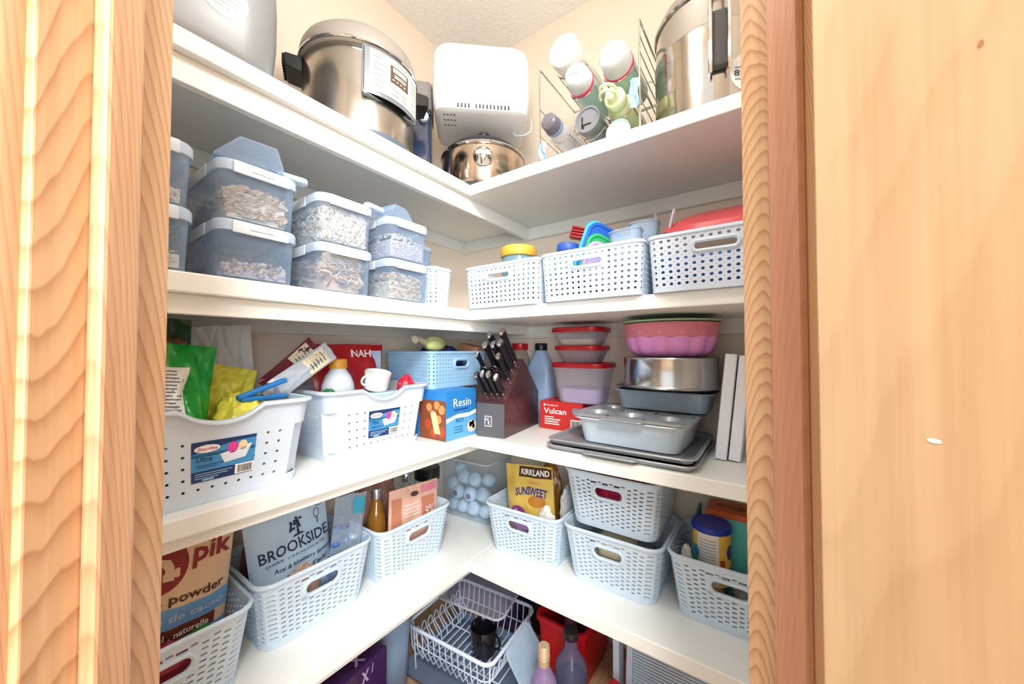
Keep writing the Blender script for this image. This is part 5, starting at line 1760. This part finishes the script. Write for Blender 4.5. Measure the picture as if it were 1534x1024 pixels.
sb.rect_on(lift(fn, 0.001), 0.55, 0.98, 0.80, 0.96, 6, 4)
sb.build('teal_strip', mat('teal_print', '#3da9c9', 0.4), t, smooth=50)
rnd = random.Random(9)
bcol = [mat('candy_blue', '#4f77b8', 0.25), mat('candy_violet', '#5a5798', 0.25), mat('candy_silver', '#b7c6dc', 0.2)]
for k in range(14):
    mb = MB()
    crumple(mb, (0, 0, 0), 0.013, 0.009, 0.012, 80 + k, 0.3, 14, 10, flat=False)
    o = mb.build('wrapped_candy', bcol[k % 3], None, (0.243 + rnd.uniform(-0.003, 0.003), -0.765 + (-0.026 + 0.026 * (k % 3)) + rnd.uniform(-0.003, 0.003) + 0.0046 * (k // 3), zb + 0.05 + 0.036 * (k // 3)), (rnd.uniform(0, 3), 0, rnd.uniform(0, 3)), smooth=28)
    tag(o, 'blue or silver wrapped sweet inside the clear zip bag', 'sweet', 'wrapped sweets in the clear zip bag')
mb = MB()
crumple(mb, (0, 0, 0), 0.024, 0.045, 0.05, 77, 0.3, 30, 18)
o = mb.build('food_bag', mat('tan_mauve_film', '#b99a86', 0.3, var=0.5, vscale=40), None, (0.258, -0.872, zb + 0.10), smooth=28)
o.scale = (0.55, 1, 1)
tag(o, 'tan patterned pack seen through the handle of the chocolate bag basket', 'pack')

# third basket
t = T('oil_bottle', 'amber oil bottle with a silver cap, behind the pink pack', 'bottle', (0.196, -0.620, zb))
mb = MB()
mb.lathe([(0.026, 0), (0.029, 0.004), (0.029, 0.14), (0.027, 0.165), (0.016, 0.205), (0.0135, 0.212), (0.0135, 0.225)], 24)
mb.build('body', mat('amber_oil', '#9a6a1e', 0.08, coat=0.5), t, smooth=50)
mb = MB()
mb.lathe([(0.0165, 0.220), (0.0168, 0.222), (0.0168, 0.247), (0.0155, 0.250), (0.001, 0.250)], 24)
mb.build('cap', mat('silver_cap', '#c9d2da', 0.25, 0.9), t)
t = T('oil_bottle', 'second silver-capped bottle, half hidden farther back by the pink pack', 'bottle', (0.125, -0.448, zb))
mb = MB()
mb.lathe([(0.026, 0), (0.029, 0.004), (0.029, 0.14), (0.027, 0.165), (0.016, 0.195), (0.0135, 0.202), (0.0135, 0.213)], 24)
mb.build('body', MATS['clear_glass'], t, smooth=50)
mb = MB()
mb.lathe([(0.0165, 0.208), (0.0168, 0.21), (0.0168, 0.235), (0.0155, 0.238), (0.001, 0.238)], 24)
mb.build('cap', MATS['silver_cap'], t)
t, fn = bag('meat_pack', 'flat pink and salmon pack with a hanging hole, in the third basket', (0.252, -0.520, zb + 0.006), L_, 0.200, 0.232, 0.024, mat('salmon_pack', '#e8b9a4', 0.3), 63, rx=-0.05, ry=0.06, wrinkle=0.004, fat=0.4, pinch=0.0)
lb = MB()
lb.rect_on(lift(fn, 0.001), 0.62, 0.97, 0.86, 0.97, 8, 3, 0)
lb.rect_on(lift(fn, 0.001), 0.04, 0.22, 0.50, 0.88, 5, 6, 1)
lb.rect_on(lift(fn, 0.0012), 0.62, 0.92, 0.45, 0.80, 8, 6, 1)
lb.rect_on(lift(fn, 0.0016), 0.30, 0.52, 0.42, 0.50, 5, 2, 2)
lb.disc_on(lift(fn, 0.002), 0.48, 0.88, 0.075, 0.035, 16, 3)
pr = lb.build('printed_panel', [mat('rose_print', '#e58ba0', 0.4), mat('rust_print', '#c98466', 0.4), mat('red_print', '#b8242c', 0.4), mat('hole_shadow', '#4c3a36', 0.7)], t, smooth=50)
tx = MB()
for k in range(4):
    tx.rect_on(lift(fn, 0.002), 0.27, 0.56, 0.60 + 0.05 * k, 0.612 + 0.05 * k, 5, 1, 0)
tx.text_on(lift(fn, 0.0024), '9%', 0.70, 0.90, 0.52, 0.66, 0)
tx.build('lettering', WHITE, pr, smooth=0)
mb = MB()
crumple(mb, (0, 0, 0), 0.040, 0.080, 0.150, 91, 0.16, 44, 34, 4.5)
o = mb.build('mesh_bag', mat('netted_brown', '#a87a6a', 0.7, var=0.75, vscale=42, bump=0.5, bscale=90), None, (0.116, -0.572, zb + 0.150), smooth=28)
tag(o, 'mottled brown bag bulging behind the oil bottle and pink pack', 'bag')
t = T('storage_jar', 'clear jar with a black lid, at the end of the third basket', 'jar', (0.100, -0.326, z4))
mb = MB()
mb.lathe([(0.048, 0), (0.053, 0.005), (0.053, 0.17), (0.045, 0.19)], 28)
mb.build('body', GLASSM, t, smooth=50)
mb = MB()
mb.lathe([(0.049, 0.188), (0.050, 0.19), (0.050, 0.228), (0.047, 0.232), (0.001, 0.232)], 28)
mb.build('lid', BLACK, t)

# corner bin with pale blue pieces
t = T('clear_bin', 'clear plastic bin in the shelf corner with pale blue round pieces inside', 'bin', (0.175, -0.112, z4), 0.05)
mb = MB()
mb.loft([rr(0.235, 0.17, 0.02, 0), rr(0.25, 0.185, 0.022, 0.23), rr(0.254, 0.189, 0.024, 0.23), rr(0.254, 0.189, 0.024, 0.236)], True, False)
mb.build('body', mat('clear_bin_plastic', '#c3d5e4', 0.15, alpha=0.16), t)
mb = MB()
mb.tube([p for p in rr(0.256, 0.191, 0.024, 0.236)], 0.003, 6, True)
mb.build('rim', FROST2, t)
pb = mat('powder_blue', '#bcd7ec', 0.4)
pd = mat('purple_dot', '#5b3a78', 0.5)
spots = [(-0.085, -0.050, 0.034, 0), (-0.03, -0.052, 0.034, 0), (0.03, -0.052, 0.034, 2), (0.086, -0.050, 0.034, 0), (-0.055, -0.058, 0.092, 1), (0.012, -0.058, 0.092, 1), (0.078, -0.05, 0.098, 2), (-0.085, -0.045, 0.112, 2), (0.03, -0.045, 0.150, 2), (-0.03, -0.04, 0.150, 2), (0.080, -0.02, 0.152, 0), (-0.08, -0.01, 0.170, 0)]
labs = {0: 'pale blue round bath piece in the clear corner bin', 1: 'pale blue piece with a purple dot in the clear corner bin', 2: 'pale blue short cylinder in the clear corner bin'}
rnd = random.Random(5)
for (x, y, z, k) in spots:
    p = t.matrix_basis @ Vector((x, y, z))
    q = T('bath_toy', labs[k], 'toy', p, rnd.uniform(-0.4, 0.4), 'pale blue pieces in the clear corner bin')
    mb = MB()
    if k == 2:
        mb.M = Matrix.Rotation(1.0, 4, 'X')
        mb.lathe([(0.022, -0.026), (0.026, -0.022), (0.026, 0.022), (0.022, 0.026)], 20)
    else:
        mb.ball((0, 0, 0), 0.030, 0.026, 0.026 + 0.004 * k, 18, 12)
    mb.build('body', pb, q, smooth=50)
    if k == 1:
        mb = MB()
        mb.M = Matrix.Translation((0, -0.0255, 0)) @ Matrix.Rotation(PI / 2, 4, 'X')
        mb.lathe([(0.011, 0), (0.010, 0.002), (0.001, 0.003)], 16)
        mb.build('dot', pd, q)

# ------------------------------------------------------------------ lower shelf, right wing
t, fn = bag('prune_bag', 'yellow prune bag with blue lettering and a brown top band', (0.530, -0.228, zb + 0.008), 0.03, 0.190, 0.270, 0.05, mat('prune_yellow', '#dcbc5c', 0.3), 66, rx=-0.02, ry=-0.07, wrinkle=0.005, fat=0.5, pinch=0.0)
lb = MB()
lb.rect_on(lift(fn, 0.001), 0.31, 0.98, 0.855, 0.985, 10, 3, 0)
lb.disc_on(lift(fn, 0.001), 0.30, 0.40, 0.17, 0.10, 22, 1)
lb.disc_on(lift(fn, 0.0014), 0.26, 0.43, 0.05, 0.035, 12, 2)
lb.disc_on(lift(fn, 0.001), 0.70, 0.58, 0.17, 0.07, 18, 3)
for k in range(9):
    a = PI * (k + 0.5) / 9
    lb.add([lift(fn, 0.0012)(0.63 + 0.12 * math.cos(a - 0.12), 0.765 + 0.02 * math.sin(a)), lift(fn, 0.0012)(0.63 + 0.12 * math.cos(a + 0.12), 0.765 + 0.02 * math.sin(a)), lift(fn, 0.0012)(0.63 + 0.19 * math.cos(a), 0.765 + 0.075 * math.sin(a))], [(0, 1, 2)], 3)
pr = lb.build('printed_panel', [mat('band_umber', '#4a2a1a', 0.5), mat('plum_print', '#9a3f8e', 0.4), mat('plum_shine', '#d597d0', 0.4), mat('prune_amber', '#b8792c', 0.5)], t, smooth=50)
g = lift(fn, 0.0024)
line_on(pr, g, 'KIRKLAND', 0.36, 0.94, 0.885, 0.955, WHITE, 0, 0.02)
line_on(pr, g, 'SUNSWEET', 0.26, 0.90, 0.615, 0.715, mat('royal_letter', '#22308c', 0.5), 0.0, 0.03, 0.03)
mb = MB()
crumple(mb, (0, 0, 0), 0.040, 0.016, 0.075, 101, 0.3, 34, 24)
o = mb.build('food_bag', mat('ivory_film', '#e4e3dc', 0.45), None, (0.618, -0.278, zb + 0.100), smooth=26)
o.scale = (0.85, 0.9, 1)
tag(o, 'crumpled ivory bag at the front right of the prune bag', 'bag')
mb = MB()
crumple(mb, (0, 0, 0), 0.058, 0.035, 0.15, 104, 0.2, 34, 24)
o = mb.build('food_bag', mat('golden_brown_foil', '#8a5a1e', 0.25, var=0.6, vscale=24), None, (0.555, -0.148, zb + 0.130), smooth=28)
o.scale = (0.9, 1, 1)
tag(o, 'golden brown foil bag behind the prune bag', 'bag')
mb = MB()
crumple(mb, (0, 0, 0), 0.018, 0.045, 0.085, 107, 0.25, 24, 20)
o = mb.build('food_bag', mat('grey_white_film', '#d6dadb', 0.4), None, (0.640, -0.178, zb + 0.135), smooth=26)
tag(o, 'narrow grey white bag between the prune bag and the stacked baskets', 'bag')
mb = MB()
crumple(mb, (0, 0, 0), 0.04, 0.03, 0.04, 109, 0.3, 24, 16)
o = mb.build('snack_pouch', mat('mauve_foil', '#a884b4', 0.4, var=0.4, vscale=60), None, (0.520, -0.284, zb + 0.10), smooth=26)
o.scale = (1, 0.35, 0.8)
tag(o, 'mauve pack seen through the handle of the prune bag basket', 'pack')
# stacked baskets
mb = MB()
crumple(mb, (0, 0, 0), 0.10, 0.09, 0.052, 111, 0.25, 36, 20)
o = mb.build('food_bag', mat('crimson_pouch', '#b01e45', 0.3), None, (0.820, -0.185, z4 + 0.1665 + 0.085), smooth=28)
tag(o, 'crimson pouch seen through the handle of the upper stacked basket', 'pouch')
o = MB().rbox(0.19, 0.17, 0.135, 0.02, 0.01).build('tea_towel', mat('dark_maroon_cloth', '#4b1f22', 0.9), None, (0.835, -0.175, z4 + 0.1665 + 0.006))
o.scale = (0.8, 0.8, 0.25)
tag(o, 'folded dark maroon cloth at the bottom of the upper stacked basket', 'cloth')
o = MB().rbox(0.10, 0.09, 0.055, 0.02, 0.008).build('food_tin', mat('butter_tin', '#e6d9ad', 0.45), None, (0.835, -0.232, zb + 0.075))
tag(o, 'butter yellow pack seen through the handle of the lower stacked basket', 'pack')
o = MB().rbox(0.19, 0.16, 0.072, 0.02, 0.008).build('food_carton', mat('silver_grey_pack', '#c3c7c4', 0.45), None, (0.82, -0.19, zb))
tag(o, 'grey white pack lying at the bottom of the lower stacked basket', 'pack')
# right basket: can, teal boxes, jars
t = T('snack_can', 'yellow printed can with a dark blue lid, in the right jamb basket', 'can', (1.082, -0.205, zb + 0.0765))
mb = MB()
mb.lathe([(0.0435, 0.0), (0.045, 0.003), (0.045, 0.138), (0.0455, 0.141)], 36)
mb.build('body', mat('can_cream', '#e2e2da', 0.35), t)
def cf(u, v, e=0.0):
    a = math.radians(-210 + 240 * u)
    r = 0.0452 + e
    return (r * math.cos(a), r * math.sin(a), 0.004 + 0.132 * v)
lb = MB()
lb.rect_on(cf, 0.0, 0.34, 0.0, 1.0, 10, 2, 0)
lb.rect_on(cf, 0.62, 1.0, 0.0, 1.0, 10, 2, 0)
c2 = lambda u, v: cf(u, v, 0.0004)
lb.disc_on(c2, 0.30, 0.55, 0.07, 0.14, 16, 1)
lb.disc_on(c2, 0.80, 0.62, 0.07, 0.15, 16, 2)
lb.disc_on(c2, 0.82, 0.20, 0.08, 0.16, 14, 3)
lb.rect_on(c2, 0.63, 0.70, 0.30, 0.50, 2, 2, 4)
lb.disc_on(c2, 0.24, 0.18, 0.07, 0.12, 14, 3)
pr = lb.build('label', [mat('can_yellow', '#e3bb4a', 0.4), mat('can_blue_badge', '#2d86c6', 0.4), mat('can_navy_badge', '#233a78', 0.4), mat('can_brown', '#9c5a30', 0.5), mat('can_red', '#a83a22', 0.5)], t, smooth=50)
tx = MB()
c3 = lambda u, v: cf(u, v, 0.0009)
for k in range(13):
    tx.rect_on(c3, 0.37, 0.58, 0.84 - k * 0.06, 0.855 - k * 0.06, 5, 1)
tx.text_on(c3, 'To', 0.77, 0.84, 0.56, 0.70)
tx.build('lettering', mat('slate_text', '#8b93a8', 0.5), pr, smooth=0)
mb = MB()
mb.lathe([(0.0475, 0.132), (0.0485, 0.134), (0.0485, 0.146), (0.046, 0.149), (0.042, 0.149), (0.040, 0.1465), (0.001, 0.1465)], 36)
mb.build('lid', mat('navy_lid', '#1d2fa0', 0.35), t)
t = T('tea_box', 'teal carton with an orange top, behind the blue-lidded can', 'box', (1.120, -0.111, zb), 0.0)
mb = MB()
mb.box(-0.055, 0.055, -0.045, 0.045, 0, 0.238)
mb.build('carton', mat('teal_carton', '#59c3bf', 0.45), t, bevel=0.0015, smooth=0)
mb = MB()
mb.box(-0.0556, 0.0556, -0.0456, 0.0456, 0.222, 0.2388)
tp = mb.build('top', mat('orange_carton', '#c8581e', 0.45), t, bevel=0.001, smooth=0)
mb = MB()
mb.disc_on(lambda u, v: (u, v, 0.2394), 0.015, 0.0, 0.022, 0.016, 20)
mb.disc_on(lambda u, v: (u, v, 0.2394), -0.02, 0.004, 0.016, 0.012, 16)
mb.build('top_print', mat('rust_carton_print', '#8f3a18', 0.5), tp, smooth=0)
o = MB().box(-0.003, 0.003, -0.062, 0.062, 0, 0.225).build('booklet', mat('dark_teal_card', '#2a8f98', 0.4), None, (1.030, -0.142, zb), (0.0, 0.04, 0.0))
tag(o, 'teal card folder leaning at the left side of the right jamb basket', 'folder')
mb = MB()
crumple(mb, (0, 0, 0), 0.018, 0.018, 0.070, 121, 0.35, 26, 22)
o = mb.build('food_wrapper', mat('paper_white_wrapper', '#d9dcd6', 0.6), None, (1.027, -0.247, zb + 0.095), smooth=26)
tag(o, 'crumpled white wrapper at the front left of the right jamb basket', 'wrapper')
mb = MB()
crumple(mb, (0, 0, 0), 0.016, 0.012, 0.06, 124, 0.25, 24, 18)
o = mb.build('food_bag', mat('bottle_green_foil', '#1f6048', 0.35), None, (1.050, -0.262, zb + 0.10), smooth=26)
o.scale = (0.5, 0.7, 1)
tag(o, 'dark green pack between the white wrapper and the can', 'pack')
t = T('spread_jar', 'white jar with a gold lid seen through the right basket handle', 'jar', (1.075, -0.218, zb))
mb = MB()
mb.lathe([(0.036, 0), (0.038, 0.004), (0.038, 0.050), (0.034, 0.056)], 28)
mb.build('body', mat('pale_jar', '#cfd8e2', 0.3), t)
mb = MB()
mb.lathe([(0.0385, 0.054), (0.0392, 0.056), (0.0392, 0.0735), (0.037, 0.0755), (0.001, 0.0755)], 28)
mb.build('lid', mat('gold_lid', '#cfa44e', 0.3, 0.5), t)
for k in range(2):
    t = T('food_tin', ('lower silver ringed tin behind the right basket handle', 'upper silver ringed tin behind the right basket handle')[k], 'tin', (1.176, -0.222, zb + 0.052 * k), 0.0, 'silver tins in the right jamb basket')
    mb = MB()
    mb.lathe([(0.044, 0), (0.0455, 0.002), (0.0455, 0.006), (0.044, 0.008), (0.044, 0.020), (0.0452, 0.022), (0.044, 0.024), (0.044, 0.042), (0.0455, 0.044), (0.0455, 0.049), (0.043, 0.051), (0.041, 0.048), (0.001, 0.048)], 32)
    mb.build('body', mat('tin_silver', '#c9ccce', 0.25, 0.8), t)
# ------------------------------------------------------------------ things on the floor under the shelves
wt = mat('white_coated_wire', '#cfdcf0', 0.35)
t = T('dish_rack', 'white wire dish rack with coiled plate loops on a grey tray', 'dish rack', (0.372, -0.362, 0.0), 0.08)
RWd, RDp, RHt = 0.335, 0.285, 0.115
mb = MB()
z0 = 0.045
mb.loft([rr(0.35, 0.30, 0.03, 0.001), rr(0.37, 0.32, 0.034, 0.022), rr(0.366, 0.316, 0.032, 0.022), rr(0.346, 0.296, 0.028, 0.004)], True, True)
mb.build('drip_tray', mat('slate_tray', '#6d7d96', 0.4), t)
def ring_path(w, d, r, z):
    return rr(w, d, r, z)
mb = MB()
mb.tube(ring_path(RWd, RDp, 0.03, z0 + RHt), 0.0055, 8, True)
mb.build('top_rail', wt, t)
mb = MB()
mb.tube(ring_path(RWd - 0.02, RDp - 0.02, 0.03, z0 + 0.055), 0.002, 6, True)
mb.build('middle_rail', wt, t)
for k in range(13):
    x = -RWd / 2 + 0.022 + (RWd - 0.044) * k / 12
    mb = MB()
    pts = [(x, -RDp / 2, z0 + RHt), (x, -RDp / 2 + 0.006, z0 + 0.05), (x, -RDp / 2 + 0.028, z0 + 0.004), (x, -0.05, z0), (x, 0.05, z0), (x, RDp / 2 - 0.028, z0 + 0.004), (x, RDp / 2 - 0.006, z0 + 0.05), (x, RDp / 2, z0 + RHt)]
    mb.tube(pts, 0.002, 6)
    mb.build('floor_wire', wt, t)
for s in (-1, 1):
    mb = MB()
    mb.tube([(-RWd / 2 + 0.02, s * 0.06, z0 - 0.003), (RWd / 2 - 0.02, s * 0.06, z0 - 0.003)], 0.0022, 6)
    mb.build('cross_wire', wt, t)
for sx in (-1, 1):
    for k in range(8):
        y = -RDp / 2 + 0.03 + k * 0.031
        x = sx * (RWd / 2 - 0.012)
        mb = MB()
        pts = [(x - sx * 0.035, y, z0)]
        pts += [(x - sx * 0.030, y, z0 + 0.03), (x - sx * 0.008, y, z0 + 0.05)]
        pts += [(x + sx * 0.002 + 0.0 * a, y + 0.011 * (1 - math.cos(a)), z0 + 0.062 + 0.022 * math.sin(a)) for a in [PI * i / 8 for i in range(9)]]
        pts += [(x - sx * 0.008, y + 0.024, z0 + 0.045), (x - sx * 0.03, y + 0.024, z0 + 0.02)]
        mb.tube(pts, 0.0018, 6)
        mb.build('plate_loop', wt, t)
for sx in (-1, 1):
    for sy in (-1, 1):
        mb = MB()
        mb.tube([(sx * (RWd / 2 - 0.012), sy * (RDp / 2 - 0.02), z0 + RHt), (sx * (RWd / 2 - 0.02), sy * (RDp / 2 - 0.025), 0.006)], 0.0028, 8)
        mb.build('corner_post', wt, t)
t = T('black_cup', 'black cup standing in the dish rack', 'cup', (0.408, -0.345, z0 + 0.003))
mb = MB()
mb.lathe([(0.036, 0.0), (0.041, 0.003), (0.046, 0.084), (0.0455, 0.086), (0.042, 0.082), (0.037, 0.012), (0.001, 0.010)], 36, cap1=False)
mb.build('body', mat('black_glaze', '#131218', 0.15, coat=0.6), t, smooth=50)
mb = MB()
mb.tube([(0.042 + 0.022 * math.sin(a), 0.006, 0.046 + 0.024 * math.cos(a)) for a in [PI * i / 10 for i in range(11)]], 0.004, 8)
mb.build('handle', MATS['black_glaze'], t)
# clear cover lying in the back of the rack
t = T('clear_cover', 'clear plastic cover tilted in the back of the dish rack', 'cover', (0.34, -0.285, z0 + 0.150), 0.12, rx=0.18)
mb = MB()
mb.loft([rr(0.27, 0.17, 0.03, 0.0), rr(0.26, 0.16, 0.03, 0.05), rr(0.24, 0.14, 0.025, 0.062)], False, True)
mb.build('shell', mat('clear_cover_plastic', '#b9b6c6', 0.1, alpha=0.18), t, smooth=50)
mb = MB()
mb.tube(rr(0.274, 0.174, 0.032, 0.0), 0.004, 6, True)
mb.build('rim', mat('grey_clear_rim', '#a9a6b4', 0.2), t)
t = T('plastic_tray', 'pale blue plastic tray leaning on the right rail of the dish rack', 'tray', (0.622, -0.385, 0.130), 0.12, ry=0.95)
mb = MB()
mb.rbox(0.115, 0.15, 0.006, 0.02, 0.002, cx=-0.03)
mb.build('panel', mat('ice_plastic', '#b9d3ea', 0.2, alpha=0.42), t)

o = MB().rbox(0.36, 0.155, 0.285, 0.01, 0.004).build('appliance_box', mat('dark_violet_box', '#4a3560', 0.4, var=0.3, vscale=6), None, (0.235, -0.098, 0.0), (0, 0, 0.0))
tag(o, 'dark violet box standing in the floor corner behind the dish rack', 'box')
o = MB().rbox(0.12, 0.10, 0.26, 0.01, 0.004).build('black_case', mat('black_case_plastic', '#1b171f', 0.4), None, (0.500, -0.075, 0.0), (0, 0, 0.0))
tag(o, 'black case against the back wall, left of the red crate', 'case')
# red crate
t = T('crate', 'red plastic crate on the floor under the right shelves', 'crate', (0.655, -0.145, 0.0), 0.0)
mb = MB()
mb.loft([rr(0.145, 0.22, 0.015, 0), rr(0.165, 0.245, 0.02, 0.18), rr(0.180, 0.26, 0.024, 0.18), rr(0.180, 0.26, 0.024, 0.195), rr(0.160, 0.24, 0.018, 0.195), rr(0.140, 0.212, 0.012, 0.006)], True, True)
mb.build('body', RED, t, smooth=40)
o = MB().rbox(0.12, 0.02, 0.40, 0.006, 0.004).build('notebook', mat('magenta_red_cover', '#a8163a', 0.4), None, (0.655, -0.055, 0.009), (0.0, 0, 0.0))
o.scale = (0.9, 1, 0.75)
tag(o, 'crimson folder standing in the back of the red crate', 'folder')
mb = MB()
mb.lathe([(0.02, 0.0), (0.024, 0.002), (0.026, 0.26), (0.024, 0.262)], 24)
o = mb.build('plastic_cup', mat('mauve_stripe_cup', '#b48fb4', 0.3), None, (0.620, -0.115, 0.009))
tag(o, 'mauve tumbler standing in the red crate under the shelf edge', 'cup')
# bottles in front
def wine(name, label, loc, H, m, capm, r=0.037, sph=False, liquid=None):
    t = T(name, label, 'bottle', loc, 0, 'bottles on the pantry floor')
    mb = MB()
    mb.lathe([(r * 0.8, 0), (r, 0.006), (r, H * 0.58), (r * 0.92, H * 0.65), (r * 0.6, H * 0.735), (r * 0.40, H * 0.80), (r * 0.37, H * 0.93), (r * 0.40, H * 0.935), (r * 0.40, H * 0.96)], 32)
    mb.build('body', m, t, smooth=50)
    if liquid:
        mb = MB()
        mb.lathe([(r * 0.76, 0.004), (r * 0.93, 0.008), (r * 0.93, H * 0.5), (r * 0.92, H * 0.505)], 28)
        mb.build('liquid', liquid, t)
    mb = MB()
    if sph:
        mb.lathe([(r * 0.36, H * 0.90), (r * 0.45, H * 0.91), (r * 0.50, H * 0.95), (r * 0.45, H * 0.99), (r * 0.25, H), (0.001, H)], 24)
        mb.build('stopper', capm, t, smooth=50)
    else:
        mb.lathe([(r * 0.42, H * 0.80), (r * 0.44, H * 0.805), (r * 0.44, H * 0.87), (r * 0.46, H * 0.875), (r * 0.44, H * 0.88), (r * 0.44, H * 0.90), (r * 0.46, H * 0.905), (r * 0.44, H * 0.91), (r * 0.44, H * 0.99), (r * 0.40, H), (0.001, H)], 28)
        mb.build('capsule', capm, t, smooth=40)
wine('wine_bottle', 'violet tinted bottle with a ribbed gold capsule, in front of the red crate', (0.700, -0.440, 0.0), 0.262, mat('violet_glass', '#9a86b4', 0.06, alpha=0.5), mat('gold_capsule', '#d3b896', 0.35, 0.4), 0.036)
wine('wine_bottle', 'dark bottle with a round black stopper, behind the gold capsule one', (0.735, -0.345, 0.0), 0.262, mat('smoke_glass', '#5f6584', 0.05, alpha=0.38), BLACK, 0.046, True, mat('dark_wine', '#1d1428', 0.2))
# white frames and boxes at the right
t = T('wall_heater', 'white framed louvred panel leaning on the floor under the right shelf', 'panel', (1.015, -0.235, 0.0), 0.0, rx=-0.10)
mb = MB()
mb.box(-0.155, 0.155, -0.012, 0.012, 0, 0.255)
fr_ = mb.build('backing', mat('panel_blue_white', '#b9cfe0', 0.5), t, smooth=0)
for (a, b_, c_, d_) in ((-0.155, -0.137, 0, 0.255), (0.137, 0.155, 0, 0.255), (-0.137, 0.137, 0.237, 0.255), (-0.137, 0.137, 0, 0.018)):
    mb = MB()
    mb.box(a, b_, -0.020, -0.012, c_, d_)
    mb.build('frame_bar', W_PLAS, t, bevel=0.002, smooth=0)
mb = MB()
for k in range(26):
    z = 0.024 + k * 0.0082
    mb.box(-0.136, 0.136, -0.0165, -0.012, z, z + 0.0048)
mb.build('louvre', mat('louvre_blue_white', '#c9dcea', 0.45), t, smooth=0)
o = MB().box(-0.009, 0.009, -0.02, 0.02, 0, 0.30).build('white_post', W_PLAS, None, (0.832, -0.225, 0.0), (0, 0, 0))
tag(o, 'white upright batten left of the louvred panel', 'batten')
t = T('snack_box', 'crimson carton with white lettering lying on the floor by the bottles', 'box', (0.895, -0.350, 0.0), -0.30)
mb = MB()
mb.box(-0.075, 0.075, -0.05, 0.05, 0, 0.13)
mb.build('carton', mat('carton_crimson', '#a8122c', 0.45), t, bevel=0.001, smooth=0)
tx = MB()
f = lambda u, v: (-0.075 + 0.15 * u, -0.05 + 0.10 * v, 0.1306)
tx.text_on(f, 'BAR', 0.10, 0.55, 0.35, 0.65)
tx.text_on(f, 'CHOC', 0.30, 0.92, 0.72, 0.88)
tx.build('lettering', WHITE, t, smooth=0)
o = MB().rbox(0.20, 0.10, 0.20, 0.01, 0.004).build('food_box', mat('gold_red_box', '#b08a3c', 0.5, var=0.3, vscale=12), None, (1.10, -0.10, 0.0))
o.scale = (1, 1, 1.25)
tag(o, 'gold box behind the louvred panel', 'box')
o = MB().rbox(0.08, 0.09, 0.26, 0.008, 0.004).build('food_box', mat('dark_red_box', '#6d1822', 0.5), None, (1.255, -0.11, 0.0))
tag(o, 'dark red box behind the louvred panel, at its right end', 'box')
# left side under the shelf
t = T('appliance_box', 'glossy purple box with a pale letter X on it, under the left shelf', 'box', (0.255, -0.795, 0.0), L_ + 0.1)
mb = MB()
mb.box(-0.10, 0.10, -0.10, 0.10, 0, 0.255)
mb.build('carton', mat('glossy_purple', '#3a1f4a', 0.2), t, bevel=0.002, smooth=0)
tx = MB()
f = plane(-0.10, 0.10, 0, 0.255, -0.1008)
tx.text_on(f, 'X', 0.58, 0.70, 0.83, 0.95, 0, 0.05, 0.03)
tx.text_on(f, "l", 0.74, 0.77, 0.87, 0.96, 0, 0.3, 0.03)
f3 = lambda u, v: (-0.10 + 0.2 * u, -0.10 + 0.2 * v, 0.2556)
tx.text_on(f3, 'X', 0.55, 0.72, 0.08, 0.25, 0, 0, 0.03)
tx.build('lettering', mat('lilac_print', '#a995c0', 0.5), t, smooth=0)
t = T('waste_bin', 'rounded grey blue plastic bin under the left shelf', 'bin', (0.215, -0.615, 0.0), L_)
mb = MB()
mb.loft([rr(0.12, 0.14, 0.035, 0), rr(0.15, 0.17, 0.045, 0.315), rr(0.146, 0.166, 0.043, 0.315), rr(0.116, 0.136, 0.032, 0.006)], True, True)
mb.build('body', mat('grey_blue_bin', '#8398b4', 0.4), t, smooth=50)
mb = MB()
crumple(mb, (0, 0, 0), 0.060, 0.060, 0.10, 141, 0.25, 36, 24, 3.0)
o = mb.build('paper_bag', mat('kraft_paper', '#d2b494', 0.7), None, (0.445, -0.705, 0.080), smooth=26)
tag(o, 'crumpled tan paper bag on the floor between the purple box and dish rack', 'bag')
cane_basket('white round-holed basket on the floor in front of the purple box', (0.445, -0.865, 0.0005), L_ + 0.3, 0.15, 0.12, 0.15, 7, 6, False, name='floor_basket')
bpy.data.objects['floor_basket']['group'] = 'floor basket'
mb = MB()
crumple(mb, (0, 0, 0), 0.045, 0.05, 0.08, 151, 0.3, 28, 20)
o = mb.build('cleaning_cloth', mat('blue_rag', '#4a6494', 0.8), None, (0.475, -0.598, 0.062), smooth=26)
tag(o, 'blue cloth on the floor at the front corner of the dish rack', 'cloth')
